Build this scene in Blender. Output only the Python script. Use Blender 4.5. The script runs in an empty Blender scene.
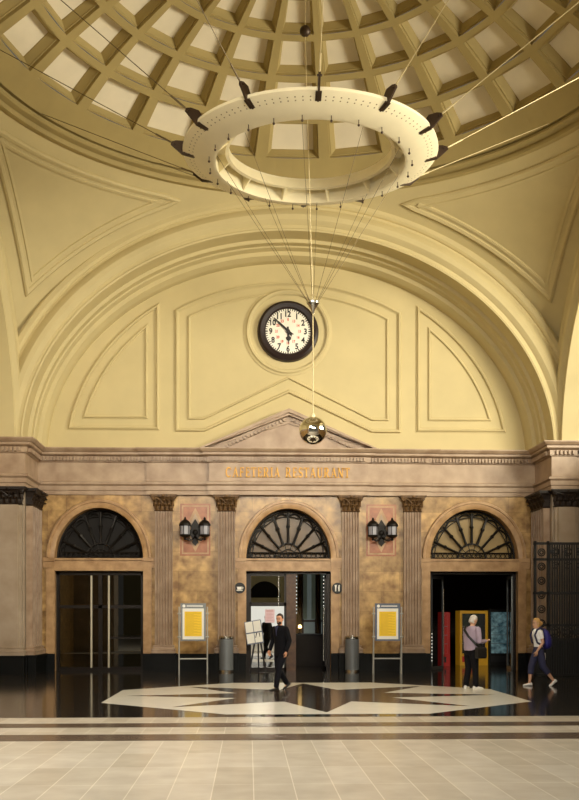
import bpy, bmesh, math, random
from mathutils import Vector, Matrix
random.seed(7)
sc = bpy.context.scene
C = sc.collection
PI = math.pi
R = math.radians

# ------------------------------------------------------------------ materials
def lin(c):
    return tuple((v/255/12.92 if v/255 <= .04045 else ((v/255+.055)/1.055)**2.4) for v in c)

def mat(name, rgb, rough=.6, metal=0., var=.12, scale=3., bump=0., spec=.5, emit=None, es=0., rgb2=None):
    m = bpy.data.materials.new(name); m.use_nodes = True
    nt = m.node_tree; b = nt.nodes['Principled BSDF']
    b.inputs['Roughness'].default_value = rough
    b.inputs['Metallic'].default_value = metal
    b.inputs['Specular IOR Level'].default_value = spec
    c = lin(rgb)
    tc = nt.nodes.new('ShaderNodeTexCoord')
    no = nt.nodes.new('ShaderNodeTexNoise'); no.inputs['Scale'].default_value = scale
    no.inputs['Detail'].default_value = 6.
    nt.links.new(tc.outputs['Object'], no.inputs['Vector'])
    cr = nt.nodes.new('ShaderNodeValToRGB')
    cr.color_ramp.elements[0].position = .3; cr.color_ramp.elements[1].position = .7
    c2 = lin(rgb2) if rgb2 else tuple(v*(1-var) for v in c)
    cr.color_ramp.elements[0].color = (*c2, 1)
    cr.color_ramp.elements[1].color = (*(c if rgb2 else tuple(min(1, v*(1+var)) for v in c)), 1)
    nt.links.new(no.outputs['Fac'], cr.inputs['Fac'])
    nt.links.new(cr.outputs['Color'], b.inputs['Base Color'])
    if bump:
        bp = nt.nodes.new('ShaderNodeBump'); bp.inputs['Strength'].default_value = bump; bp.inputs['Distance'].default_value = .02
        nt.links.new(no.outputs['Fac'], bp.inputs['Height']); nt.links.new(bp.outputs['Normal'], b.inputs['Normal'])
    if emit:
        b.inputs['Emission Color'].default_value = (*lin(emit), 1); b.inputs['Emission Strength'].default_value = es
    m.diffuse_color = (*c, 1)
    return m

def block_marble(name, rgb, rgb2, bw=1.0, bh=.55, rough=.32, mottle=2.2):
    """polished marble laid in blocks: two noises for the veins, a brick texture for the joints"""
    m = mat(name, rgb, rough, rgb2=rgb2, scale=mottle)
    nt = m.node_tree; b = nt.nodes['Principled BSDF']
    old = b.inputs['Base Color'].links[0].from_socket
    tc = nt.nodes.new('ShaderNodeTexCoord')
    sp = nt.nodes.new('ShaderNodeSeparateXYZ'); cb = nt.nodes.new('ShaderNodeCombineXYZ')
    ad = nt.nodes.new('ShaderNodeMath'); ad.operation = 'ADD'
    nt.links.new(tc.outputs['Object'], sp.inputs[0])
    nt.links.new(sp.outputs['X'], ad.inputs[0]); nt.links.new(sp.outputs['Y'], ad.inputs[1])
    nt.links.new(ad.outputs[0], cb.inputs['X']); nt.links.new(sp.outputs['Z'], cb.inputs['Y'])
    br = nt.nodes.new('ShaderNodeTexBrick')
    br.inputs['Scale'].default_value = 1.; br.inputs['Brick Width'].default_value = bw; br.inputs['Row Height'].default_value = bh
    br.inputs['Mortar Size'].default_value = .006; br.inputs['Bias'].default_value = 0.
    br.inputs['Color1'].default_value = (1.12, 1.1, 1.05, 1); br.inputs['Color2'].default_value = (.72, .68, .6, 1)
    br.inputs['Mortar'].default_value = (.55, .5, .42, 1)
    nt.links.new(cb.outputs[0], br.inputs['Vector'])
    mx = nt.nodes.new('ShaderNodeMix'); mx.data_type = 'RGBA'; mx.blend_type = 'MULTIPLY'; mx.inputs['Factor'].default_value = .75
    nt.links.new(old, mx.inputs['A']); nt.links.new(br.outputs['Color'], mx.inputs['B'])
    nt.links.new(mx.outputs['Result'], b.inputs['Base Color'])
    return m

def tile_floor(name, rgb, joint, tw, th, rough):
    m = mat(name, rgb, rough, var=.10, scale=2.2)
    nt = m.node_tree; b = nt.nodes['Principled BSDF']
    old = b.inputs['Base Color'].links[0].from_socket
    tc = nt.nodes.new('ShaderNodeTexCoord')
    br = nt.nodes.new('ShaderNodeTexBrick'); br.offset = 0.
    br.inputs['Scale'].default_value = 1.; br.inputs['Brick Width'].default_value = tw; br.inputs['Row Height'].default_value = th
    br.inputs['Mortar Size'].default_value = .005
    br.inputs['Color1'].default_value = (1, 1, 1, 1); br.inputs['Color2'].default_value = (.84, .83, .8, 1)
    br.inputs['Mortar'].default_value = joint
    nt.links.new(tc.outputs['Object'], br.inputs['Vector'])
    mx = nt.nodes.new('ShaderNodeMix'); mx.data_type = 'RGBA'; mx.blend_type = 'MULTIPLY'; mx.inputs['Factor'].default_value = 1.
    nt.links.new(old, mx.inputs['A']); nt.links.new(br.outputs['Color'], mx.inputs['B'])
    nt.links.new(mx.outputs['Result'], b.inputs['Base Color'])
    return m

def glass(name, tint, refl, rough=0.):
    """thin pane: part mirror, part tinted see-through"""
    m = bpy.data.materials.new(name); m.use_nodes = True
    nt = m.node_tree; nt.nodes.clear()
    o = nt.nodes.new('ShaderNodeOutputMaterial'); mx = nt.nodes.new('ShaderNodeMixShader')
    g = nt.nodes.new('ShaderNodeBsdfGlossy'); g.inputs['Roughness'].default_value = rough
    g.inputs['Color'].default_value = (.95, .95, .9, 1)
    t = nt.nodes.new('ShaderNodeBsdfTransparent'); t.inputs['Color'].default_value = (*tint, 1)
    mx.inputs[0].default_value = refl
    nt.links.new(t.outputs[0], mx.inputs[1]); nt.links.new(g.outputs[0], mx.inputs[2]); nt.links.new(mx.outputs[0], o.inputs[0])
    return m

M = {}
M['cream'] = mat('cream plaster', (204, 189, 142), .75, var=.04, scale=1.3)
M['cream_dome'] = mat('shaded dome plaster', (172, 154, 102), .75, var=.06, scale=1.0)  # darker than the wall cream: the dome's weaker light is put into the colour
M['coffer'] = mat('pale coffer ground', (238, 228, 204), .8, var=.04, scale=2)
M['tan'] = block_marble('tan marble blocks', (206, 170, 112), (128, 94, 54), 1.15, .62, mottle=3.6)
M['tan_plain'] = mat('tan marble trim', (192, 156, 112), .35, rgb2=(150, 114, 74), scale=3.5)
M['rose'] = mat('rose beige marble', (182, 158, 132), .42, rgb2=(150, 124, 100), scale=2.4)
M['red'] = mat('red marble inlay', (172, 110, 74), .35, rgb2=(138, 82, 54), scale=6)
M['shaft'] = mat('grey rose fluted marble', (172, 148, 124), .4, rgb2=(138, 112, 88), scale=3)
M['pale'] = mat('pale pier marble', (172, 156, 136), .45, rgb2=(146, 128, 106), scale=1.6)
M['capital'] = mat('dark gilded capital bronze', (128, 96, 58), .5, .2, rgb2=(58, 40, 24), scale=14)
M['capital_dark'] = mat('darker capital bronze', (46, 32, 22), .5, .1, rgb2=(22, 16, 12), scale=14)  # darker capital colour for the corner pilasters
M['plinth'] = mat('black green marble', (11, 13, 12), .5, rgb2=(6, 7, 7), scale=4, spec=.15)
M['floor_tan'] = tile_floor('beige floor tiles', (206, 196, 176), (1.3, 1.28, 1.25, 1), .4, 1.2, .22)
M['floor_dark'] = tile_floor('dark floor slabs', (46, 42, 38), (1.2, 1.2, 1.15, 1), .8, .8, .1)
M['floor_band'] = mat('dark floor band', (92, 78, 66), .2, var=.1)
M['white_marble'] = mat('white floor marble', (250, 246, 232), .16, var=.03)
M['brown_marble'] = mat('brown floor marble', (62, 48, 38), .12, var=.15)
M['black'] = mat('black painted metal', (20, 18, 17), .4, .3)
M['iron'] = mat('wrought iron', (26, 22, 18), .45, .5)
M['gate_iron'] = mat('dark green iron', (7, 9, 9), .5, .2)
M['bronze'] = mat('dark bronze door frame', (30, 24, 20), .35, .5)
M['wood'] = mat('brown door wood', (88, 56, 26), .4, rgb2=(60, 36, 16), scale=8)
M['chrome'] = mat('brushed steel', (205, 205, 200), .22, 1., var=.03)
M['pale_steel'] = mat('pale satin steel', (178, 178, 172), .35, .3, var=.03)
M['pull'] = mat('pale door pull', (190, 182, 162), .4, var=.03)
M['silver'] = mat('mirror silver', (236, 232, 222), .04, 1., var=.01)
M['gold'] = mat('gilded letters', (206, 152, 36), .4, .1, var=.1)
M['ring'] = mat('ivory painted steel', (240, 228, 188), .4, var=.03)
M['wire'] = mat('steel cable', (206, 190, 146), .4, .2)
M['wire_dark'] = mat('stay wire and shaded cable', (104, 88, 58), .5, .3)
M['bracket'] = mat('brown bracket steel', (64, 48, 34), .45, .4)
M['clock_rim'] = mat('dark brown clock rim', (34, 20, 18), .4)
M['clock_face'] = mat('white clock face', (244, 240, 226), .4, var=.02)
M['ink'] = mat('black enamel', (14, 14, 14), .5)
M['red_ink'] = mat('red enamel', (214, 96, 76), .5)
M['pane_tan'] = mat('amber lit pane', (100, 76, 44), .35, emit=(150, 112, 56), es=.02)
M['pane_bright'] = mat('bright amber pane', (142, 118, 70), .35, emit=(170, 140, 80), es=.06)
M['pane_dark'] = mat('dark pane', (20, 16, 12), .5, spec=.2)
M['glass'] = glass('reflecting door glass', (.06, .055, .05), .7)
M['glass_dark'] = glass('dark door glass', (.022, .02, .018), .10)
M['glass_clear'] = glass('clear glass', (.8, .82, .82), .08)
M['lamp_glass'] = mat('frosted lantern glass', (158, 158, 164), .3, var=.05, emit=(190, 190, 205), es=.05)
M['steel'] = mat('grey metal', (118, 120, 120), .35, .6, var=.05)
M['bin_grey'] = mat('grey bin metal', (120, 124, 126), .4, .3, var=.06)
M['paper'] = mat('white paper', (232, 230, 222), .7, var=.02)
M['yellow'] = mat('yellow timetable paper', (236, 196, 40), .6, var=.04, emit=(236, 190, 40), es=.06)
M['line'] = mat('printed line', (190, 150, 30), .7)
M['blue_grey'] = mat('slate header', (88, 96, 116), .5)
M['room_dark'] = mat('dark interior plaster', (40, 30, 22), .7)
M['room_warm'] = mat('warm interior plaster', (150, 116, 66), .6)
M['curtain'] = mat('grey green curtain', (150, 160, 140), .8, emit=(150, 160, 140), es=.06)
M['day_pane'] = mat('daylit frosted pane', (150, 158, 150), .5, emit=(180, 195, 190), es=.12)
M['warm_bulb'] = mat('warm bulb', (255, 220, 150), .4, emit=(255, 210, 130), es=8.)
M['string_bulb'] = mat('white string bulb', (240, 240, 235), .4, emit=(240, 240, 230), es=.8)
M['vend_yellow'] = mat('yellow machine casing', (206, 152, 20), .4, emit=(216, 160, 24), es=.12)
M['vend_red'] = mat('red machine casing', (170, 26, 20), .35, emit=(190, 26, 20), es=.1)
M['cool_light'] = mat('cool lit display', (190, 225, 228), .4, rgb2=(4, 14, 20), scale=7., emit=(40, 90, 105), es=.25)
M['machine_glass'] = mat('dim machine window', (60, 62, 54), .2, rgb2=(24, 26, 22), scale=6, emit=(110, 120, 100), es=.05)
M['skin'] = mat('skin', (206, 150, 116), .55, var=.05, scale=12)
M['skin2'] = mat('pale skin', (206, 160, 130), .55, var=.05, scale=12)
M['suit'] = mat('black navy wool', (12, 12, 17), .85, var=.15, scale=20, spec=.2)
M['trouser'] = mat('dark trousers', (14, 15, 22), .85, var=.15, scale=20, spec=.2)
M['shirt'] = mat('lilac grey shirt', (160, 144, 162), .75, var=.06, scale=8)
M['tee'] = mat('white cotton', (242, 242, 240), .8, var=.03)
M['navy'] = mat('navy trousers cloth', (44, 46, 76), .8, var=.1)
M['pack'] = mat('royal blue nylon', (36, 34, 124), .55, rgb2=(22, 20, 84), scale=9)
M['hair_dark'] = mat('dark brown hair', (48, 34, 26), .6, var=.2, scale=30)
M['hair_grey'] = mat('grey hair', (196, 190, 182), .6, var=.1, scale=30)
M['hair_blond'] = mat('blond hair', (196, 154, 92), .6, var=.2, scale=30)
M['shoe_black'] = mat('black leather', (14, 13, 13), .35)
M['shoe_white'] = mat('white trainers', (236, 234, 228), .6)
M['eye'] = mat('eye dark', (24, 18, 16), .3)
M['lip'] = mat('lips', (170, 100, 86), .5)

def mnode(nt, op, a, b=None):
    n = nt.nodes.new('ShaderNodeMath'); n.operation = op
    for i, v in enumerate((a, b)):
        if v is None: continue
        if isinstance(v, (int, float)): n.inputs[i].default_value = v
        else: nt.links.new(v, n.inputs[i])
    return n.outputs[0]
def marks(m, ax, count, radius, half_len, half_w, col):
    """small dark marks repeated round a circle (minute marks, rivets) in the material"""
    nt = m.node_tree; b = nt.nodes['Principled BSDF']; old = b.inputs['Base Color'].links[0].from_socket
    sp = nt.nodes.new('ShaderNodeSeparateXYZ'); nt.links.new(nt.nodes.new('ShaderNodeTexCoord').outputs['Object'], sp.inputs[0])
    x, y = sp.outputs['X'], sp.outputs[ax]
    r = mnode(nt, 'SQRT', mnode(nt, 'ADD', mnode(nt, 'MULTIPLY', x, x), mnode(nt, 'MULTIPLY', y, y)))
    t = mnode(nt, 'MULTIPLY', mnode(nt, 'ARCTAN2', x, y), count/(2*PI))
    fr = mnode(nt, 'ABSOLUTE', mnode(nt, 'SUBTRACT', t, mnode(nt, 'ROUND', t)))
    inu = mnode(nt, 'LESS_THAN', mnode(nt, 'MULTIPLY', fr, 2*PI*radius/count), half_w)
    inv = mnode(nt, 'LESS_THAN', mnode(nt, 'ABSOLUTE', mnode(nt, 'SUBTRACT', r, radius)), half_len)
    mx = nt.nodes.new('ShaderNodeMix'); mx.data_type = 'RGBA'
    nt.links.new(mnode(nt, 'MULTIPLY', inu, inv), mx.inputs['Factor']); nt.links.new(old, mx.inputs['A'])
    mx.inputs['B'].default_value = (*lin(col), 1); nt.links.new(mx.outputs['Result'], b.inputs['Base Color'])
marks(M['clock_face'], 'Z', 60, .672, .03, .013, (14, 14, 14))
marks(M['clock_face'], 'Z', 12, .665, .037, .02, (14, 14, 14))
M['ring_shell'] = mat('riveted ivory steel', (240, 230, 196), .4, var=.03)
for rr in (2.62, 2.54): marks(M['ring_shell'], 'Y', 110, rr, .013, .013, (120, 100, 60))

# ------------------------------------------------------------------ mesh builder
class MB:
    def __init__(s): s.v = []; s.f = []; s.m = []
    def add(s, vs, fs, mi=0):
        o = len(s.v); s.v += [tuple(p) for p in vs]
        for f in fs: s.f.append(tuple(i+o for i in f)); s.m.append(mi)
        return s
    def quad(s, a, b, c, d, mi=0): return s.add([a, b, c, d], [(0, 1, 2, 3)], mi)
    def box(s, x0, x1, y0, y1, z0, z1, mi=0, mtx=None):
        vs = [(x, y, z) for z in (z0, z1) for y in (y0, y1) for x in (x0, x1)]
        if mtx: vs = [tuple(mtx @ Vector(p)) for p in vs]
        return s.add(vs, [(0, 2, 3, 1), (4, 5, 7, 6), (0, 1, 5, 4), (2, 6, 7, 3), (0, 4, 6, 2), (1, 3, 7, 5)], mi)
    def prism(s, poly, f0, f1, mi=0):
        """poly of 2D points; f0, f1 map (u,v) to 3D on the two caps"""
        n = len(poly); a = [f0(*p) for p in poly]; b = [f1(*p) for p in poly]
        fs = [tuple(range(n-1, -1, -1)), tuple(range(n, 2*n))] + [(i, (i+1) % n, n+(i+1) % n, n+i) for i in range(n)]
        return s.add(a+b, fs, mi)
    def loft(s, rings, closed=True, caps=True, mi=0, loop=False):
        n = len(rings[0]); vs = [p for r in rings for p in r]; fs = []
        k = len(rings); rng = range(k if loop else k-1)
        for i in rng:
            j2 = (i+1) % k
            for j in range(n if closed else n-1):
                q = (j+1) % n
                fs.append((i*n+j, i*n+q, j2*n+q, j2*n+j))
        if caps and not loop:
            fs.append(tuple(range(n-1, -1, -1))); fs.append(tuple((k-1)*n+j for j in range(n)))
        return s.add(vs, fs, mi)
    def tube(s, pts, rad, n=8, mi=0, caps=True, flat=1.):
        pts = [Vector(p) for p in pts]
        if not isinstance(rad, (list, tuple)): rad = [rad]*len(pts)
        rings = []; up0 = None
        for i, p in enumerate(pts):
            t = (pts[min(i+1, len(pts)-1)]-pts[max(i-1, 0)]).normalized()
            if up0 is None:
                up0 = Vector((0, 0, 1)) if abs(t.z) < .9 else Vector((0, 1, 0))
            u = t.cross(up0).normalized(); w = u.cross(t).normalized(); up0 = w
            rings.append([tuple(p+(u*math.cos(a)+w*math.sin(a)*flat)*rad[i]) for a in (2*PI*k/n for k in range(n))])
        return s.loft(rings, caps=caps, mi=mi)
    def lathe(s, prof, c=(0, 0, 0), n=32, mi=0, caps=True, sx=1., sy=1.):
        rings = [[(c[0]+r*sx*math.cos(2*PI*k/n), c[1]+r*sy*math.sin(2*PI*k/n), c[2]+z) for k in range(n)] for r, z in prof]
        return s.loft(rings, caps=caps, mi=mi)
    def ball(s, c, r, n=12, mi=0, sx=1, sy=1, sz=1, mtx=None):
        prof = [(max(r*math.sin(PI*i/n), r*.002), -r*math.cos(PI*i/n)) for i in range(n+1)]
        rings = []
        for a, z in prof:
            ring = [Vector((a*sx*math.cos(2*PI*k/(2*n)), a*sy*math.sin(2*PI*k/(2*n)), z*sz)) for k in range(2*n)]
            if mtx: ring = [mtx @ p for p in ring]
            rings.append([tuple(p+Vector(c)) for p in ring])
        return s.loft(rings, mi=mi)
    def bm(s):
        b = bmesh.new(); vs = [b.verts.new(p) for p in s.v]
        for f, mi in zip(s.f, s.m):
            try: fc = b.faces.new([vs[i] for i in f]); fc.material_index = mi
            except ValueError: pass
        return b
    def mesh(s, name, mats, smooth=None, normals=True, weld=False, clip=None):
        b = s.bm()
        if weld: bmesh.ops.remove_doubles(b, verts=b.verts, dist=1e-5)
        if clip:
            for co, no in clip:
                bmesh.ops.bisect_plane(b, geom=b.verts[:]+b.edges[:]+b.faces[:], plane_co=co, plane_no=no, clear_outer=True)
        if normals: bmesh.ops.recalc_face_normals(b, faces=b.faces)
        me = bpy.data.meshes.new(name); b.to_mesh(me); b.free()
        for m in (mats if isinstance(mats, (list, tuple)) else [mats]): me.materials.append(m)
        if smooth is not None:
            for p in me.polygons: p.use_smooth = True
            me.set_sharp_from_angle(angle=R(smooth))
        return me
    def obj(s, name, mats, parent=None, smooth=None, **k):
        o = bpy.data.objects.new(name, s.mesh(name, mats, smooth, **k)); C.objects.link(o)
        if parent: o.parent = parent
        return o

def thing(name, label, cat, loc=(0, 0, 0), rz=0., group=None):
    o = bpy.data.objects.new(name, None); C.objects.link(o); o.empty_display_size = .2
    o.location = loc; o.rotation_euler = (0, 0, rz); o['label'] = label; o['category'] = cat
    if group: o['group'] = group
    return o
def struct(o, label=None):
    o['kind'] = 'structure'
    if label: o['label'] = label
    return o
def copy_thing(t, loc, rz, label):
    r = t.copy(); C.objects.link(r); r.location = loc; r.rotation_euler = (0, 0, rz); r['label'] = label
    for ch in list(t.children):
        c = ch.copy(); C.objects.link(c); c.parent = r
        for g in list(ch.children):
            d = g.copy(); C.objects.link(d); d.parent = c
    return r
def text_mesh(s, size, depth, align='CENTER', bold=0.):
    cu = bpy.data.curves.new('txt', 'FONT'); cu.body = s; cu.size = size; cu.extrude = depth
    cu.offset = bold; cu.align_x = align; cu.align_y = 'CENTER'; cu.resolution_u = 3
    o = bpy.data.objects.new('txt', cu); C.objects.link(o)
    dg = bpy.context.evaluated_depsgraph_get()
    me = bpy.data.meshes.new_from_object(o.evaluated_get(dg))
    bpy.data.objects.remove(o); bpy.data.curves.remove(cu)
    return me

# ------------------------------------------------------------------ dimensions of the hall (metres)
S = 8.1             # half side of the crossing
WY = 9.75           # end wall of each arm
JY = 8.05           # pier faces
JX = 7.8            # jamb planes of the arms below the cornice
Z0, EA, EB = 6.64, 7.86, 6.45     # springing and semi-axes of the arches
SPZ, SPR = 3.54, 13.15            # pendentive sphere
DZ, DR = 5.72, 11.37              # saucer dome sphere
DOORX = (-5.87, 0., 5.83)
DWS = (1.36, 1.32, 1.39)           # half widths of the door openings
DW = 1.32
DTOP = 3.11; LTOP = 3.5; FB = 1.56

# ------------------------------------------------------------------ floor
mb = MB()
mb.quad((-30, -56, 0), (30, -56, 0), (30, 18.2, 0), (-30, 18.2, 0), 0)
def patch(pts, z, mi): mb.add([(x, y, z) for x, y in pts], [tuple(range(len(pts)))], mi)
patch([(-20, -5.05), (20, -5.05), (20, 18.2), (-20, 18.2)], .002, 1)
patch([(-20, -6.6), (20, -6.6), (20, -6.0), (-20, -6.0)], .002, 2)
patch([(-20, -8.3), (20, -8.3), (20, -7.55), (-20, -7.55)], .002, 2)
SX, SY = .12, -.35
patch([(SX+4.6*math.cos(R(22.5+45*k)), SY+4.6*math.sin(R(22.5+45*k))) for k in range(8)], .004, 3)
star = []
for k in range(8):
    a = R(45*k); star.append((SX+3.95*math.cos(a), SY+3.95*math.sin(a)))
    a = R(45*k+22.5); star.append((SX+1.75*math.cos(a), SY+1.75*math.sin(a)))
mb.add([(SX, SY, .006)]+[(x, y, .006) for x, y in star], [(0, 1+i, 1+(i+1) % 16) for i in range(16)], 4)
fl = mb.obj('floor', [M['floor_tan'], M['floor_dark'], M['floor_band'], M['white_marble'], M['brown_marble']], normals=False)
struct(fl, 'polished stone floor with a white octagon and dark eight pointed star')

# ------------------------------------------------------------------ end wall with three arched openings
def arch_z(u, b=FB, a=1.32, z=LTOP): return z+b*math.sqrt(max(0, 1-(u/a)**2))
N = 28
mb = MB(); top = 6.9
xs = [-JX] + [v for c, w in zip(DOORX, DWS) for v in (c-w, c+w)] + [JX]
for i in range(0, len(xs), 2):
    mb.quad((xs[i], WY, 0), (xs[i+1], WY, 0), (xs[i+1], WY, top), (xs[i], WY, top))
for c, DW in zip(DOORX, DWS):
    us = [-DW*math.cos(PI*k/N) for k in range(N+1)]
    for k in range(N):
        a, b = us[k], us[k+1]; za, zb = arch_z(a, a=DW), arch_z(b, a=DW)
        mb.quad((c+a, WY, za), (c+b, WY, zb), (c+b, WY, top), (c+a, WY, top))
        mb.quad((c+a, WY, za), (c+a, WY+.6, za), (c+b, WY+.6, zb), (c+b, WY, zb), 1)
    for sg in (-1, 1):
        mb.quad((c+sg*DW, WY, 0), (c+sg*DW, WY+.45, 0), (c+sg*DW, WY+.45, LTOP), (c+sg*DW, WY, LTOP), 1)
struct(mb.obj('wall_back', [M['tan'], M['tan_plain']], weld=True), 'tan marble wall with three arched doorways')

# door surrounds: archivolt, imposts and lintel
for i, c in enumerate(DOORX):
    DW = DWS[i]; mb = MB()
    n = 36; rings = []
    for k in range(n+1):
        t = PI*k/n; ct, s_ = math.cos(t), math.sin(t)
        ring = []
        for da, y in ((0, WY+.02), (0, WY-.05), (.05, WY-.07), (.16, WY-.07), (.18, WY-.1), (.24, WY-.1), (.26, WY-.05), (.26, WY+.02)):
            ring.append((c+(DW+da)*ct, y, LTOP+(FB+da)*s_))
        rings.append(ring)
    mb.loft(rings)
    mb.box(c-DW, c+DW, WY-.03, WY+.6, DTOP, LTOP-.06)                 # lintel
    mb.box(c-DW-.02, c+DW+.02, WY-.08, WY+.6, LTOP-.06, LTOP)        # sill of the fanlight
    for sg in (-1, 1):
        x0, x1 = sorted((c+sg*DW, c+sg*(DW+.36)))
        mb.box(x0, x1, WY-.1, WY+.02, LTOP-.1, LTOP+.02); mb.box(x0, x1, WY-.06, WY+.02, LTOP-.3, LTOP-.1)
        x0, x1 = sorted((c+sg*DW, c+sg*(DW+.26)))
        mb.box(x0, x1, WY-.04, WY+.02, .55, LTOP-.3)
    struct(mb.obj('trim_%d' % (i+1), M['tan_plain'], smooth=35), ['arched marble surround of the left doorway', 'arched marble surround of the central doorway', 'arched marble surround of the right doorway'][i])

# dark baseboards between the doors
segs = [(-JX, DOORX[0]-DWS[0]), (DOORX[0]+DWS[0], -DWS[1]), (DWS[1], DOORX[2]-DWS[2]), (DOORX[2]+DWS[2], JX)]
mb = MB()
for a, b in segs:
    mb.box(a, b, WY-.1, WY+.02, 0, .5); mb.box(a, b, WY-.07, WY+.02, .5, .54)
struct(mb.obj('baseboard_back', M['plinth']), 'black marble plinth along the wall')

# fanlights
for i, c in enumerate(DOORX):
    DW = DWS[i]; w = bpy.data.objects.new('window_%d' % (i+1), None); C.objects.link(w); w.location = (c, WY+.34, LTOP)
    struct(w, ['dark fanlight over the left doorway', 'fanlight with iron grille over the central doorway', 'bright amber fanlight over the right doorway'][i])
    mb = MB(); n = 32
    pts = [(DW*math.cos(PI*k/n), FB*math.sin(PI*k/n)) for k in range(n+1)]
    mb.prism(pts, lambda u, v: (u, .1, v), lambda u, v: (u, .12, v))
    mb.obj('pane', [M['pane_dark'], M['pane_tan'], M['pane_bright']][i], w)
    g = MB()
    def ep(t, f): return (DW*f*math.cos(t), 0, FB*f*math.sin(t))
    g.tube([ep(PI*k/n, .975) for k in range(n+1)], .035, 6)
    g.tube([ep(PI*k/n, .86) for k in range(n+1)], .016, 6)
    g.tube([ep(PI*k/n, .32) for k in range(n+1)], .03, 6)
    g.tube([ep(PI*k/n, .2) for k in range(n+1)], .016, 6)
    for k in range(1, 8):
        t = PI*k/8
        g.tube([ep(t, .3), ep(t, .62), ep(t, .66), ep(t, .7), ep(t, .94)], [.045, .04, .07, .042, .045], 6)
    for k in range(8):                                   # scallops between the spokes and the rim
        t0, t1 = PI*k/8, PI*(k+1)/8; tm = (t0+t1)/2; h = (t1-t0)/2
        g.tube([ep(tm-h*math.cos(PI*q/8), .80+.13*math.sin(PI*q/8)) for q in range(9)], .028, 5)
        for tt in (t0+.1, t1-.1):
            g.tube([(ep(tt, .93)[0]+.06*math.cos(a), 0, ep(tt, .93)[2]+.06*math.sin(a)) for a in (2*PI*q/10 for q in range(11))], .012, 5)
    for k in range(6):
        t = PI*(k+.5)/6; g.tube([ep(t, .03), ep(t, .31)], .012, 5)
    for z in (.03, .2): g.tube([(-DW, 0, z), (DW, 0, z)], .025, 6)
    for k in range(18):
        x = -DW+.08+k*(2*DW-.16)/17
        g.tube([(x+.07*math.cos(a), 0, .115+.07*math.sin(a)) for a in (2*PI*q/10 for q in range(11))], .012, 5)
    g.obj('grille', M['iron'], w, smooth=40)

# ------------------------------------------------------------------ entablature round the hall
PROF = [(-.03, 5.46), (.06, 5.46), (.06, 5.58), (.09, 5.6), (.09, 5.73), (.15, 5.78), (.15, 5.84), (.05, 5.87), (.05, 6.45), (.10, 6.47), (.10, 6.49),
        (.12, 6.49), (.12, 6.63), (.22, 6.67), (.24, 6.69), (.24, 6.75), (.29, 6.77), (.33, 6.82), (.35, 6.85), (.35, 6.88), (-.03, 6.90)]
def entablature(path, name, label, right_inward=True):
    """sweep PROF along a plan polyline with mitred corners; the room lies to the right of the path"""
    mb = MB(); n = len(path); rings = []
    for i, p in enumerate(path):
        p = Vector(p)
        d0 = (p-Vector(path[i-1])).normalized() if i else None
        d1 = (Vector(path[i+1])-p).normalized() if i < n-1 else None
        n0 = Vector((d0.y, -d0.x)) if d0 else None; n1 = Vector((d1.y, -d1.x)) if d1 else None
        if n0 is None: nn = n1
        elif n1 is None: nn = n0
        else: nn = (n0+n1)/(1+n0.dot(n1))
        rings.append([(p.x+nn.x*o, p.y+nn.y*o, z) for o, z in PROF])
    mb.loft(rings)
    # dentils
    for i in range(n-1):
        a, b = Vector(path[i]), Vector(path[i+1]); L = (b-a).length; d = (b-a)/L; nn = Vector((d.y, -d.x))
        if L < .5: continue
        k = int((L-.1)/.1)
        for j in range(k):
            c = a+d*(.08+j*(L-.16)/max(1, k-1))
            vs = []
            for z in (6.50, 6.62):
                for o in (.11, .2):
                    for w in (-.029, .029):
                        q = c+nn*o+d*w; vs.append((q.x, q.y, z))
            mb.add(vs, [(0, 2, 3, 1), (4, 5, 7, 6), (0, 1, 5, 4), (2, 6, 7, 3), (0, 4, 6, 2), (1, 3, 7, 5)])
    return struct(mb.obj(name, M['rose']), label)
BK = .1
entablature([(-9.75, JY), (-8.45, JY), (-8.45, JY-.08), (-JX, JY-.08), (-JX, WY), (-4.35, WY), (-4.35, WY-.06), (-2.42, WY-.06), (-2.42, WY-BK-.05), (2.42, WY-BK-.05), (2.42, WY-.06), (4.35, WY-.06), (4.35, WY), (JX, WY), (JX, JY-.08), (8.45, JY-.08), (8.45, JY), (9.75, JY)], 'trim_4', 'rose marble entablature with dentils above the doors')
entablature([(9.75, JY), (9.75, -JY), (JX, -JY), (JX, -WY)], 'trim_5', 'rose marble entablature along the right arm')
entablature([(-JX, -WY), (-JX, -JY), (-9.75, -JY), (-9.75, JY)], 'trim_6', 'rose marble entablature along the left arm')

# backing wall behind the frieze of the central bay and the pediment
mb = MB(); hw, zb, za = 2.62, 6.88, 8.05; yf = WY-.16
mb.prism([(-hw+.1, zb), (hw-.1, zb), (0, za-.1)], lambda u, v: (u, yf, v), lambda u, v: (u, WY, v))
sl = math.atan2(za-zb, hw)
for sg in (-1, 1):                                       # raking cornices in three steps with dentils
    for o0, o1, pr in ((-.34, -.24, .05), (-.12, -.05, .15), (-.05, .06, .22)):
        pl = []
        for f, o in ((0, o0), (1, o0), (1, o1), (0, o1)):
            if f == 0: pl.append((sg*(hw+.1)+sg*0, zb+o/math.cos(sl)-.04))
            else: pl.append((0, za+o/math.cos(sl)))
        pl = [(u, max(v, zb-.02)) for u, v in pl]
        mb.prism(pl, lambda u, v, pr=pr: (u, yf-pr, v), lambda u, v: (u, WY, v))
    L = hw/math.cos(sl); k = 22
    for j in range(k):
        f = (j+1.2)/(k+1.5); x = sg*hw*(1-f); z = zb+(za-zb)*f-.21
        mtx = Matrix.Translation((x, 0, z)) @ Matrix.Rotation(sg*sl, 4, 'Y')
        mb.box(-.034, .034, yf-.12, yf+.02, -.05, .05, mtx=mtx)
    # bed mould
struct(mb.obj('trim_7', M['rose']), 'triangular rose marble pediment over the central doorway')

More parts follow.
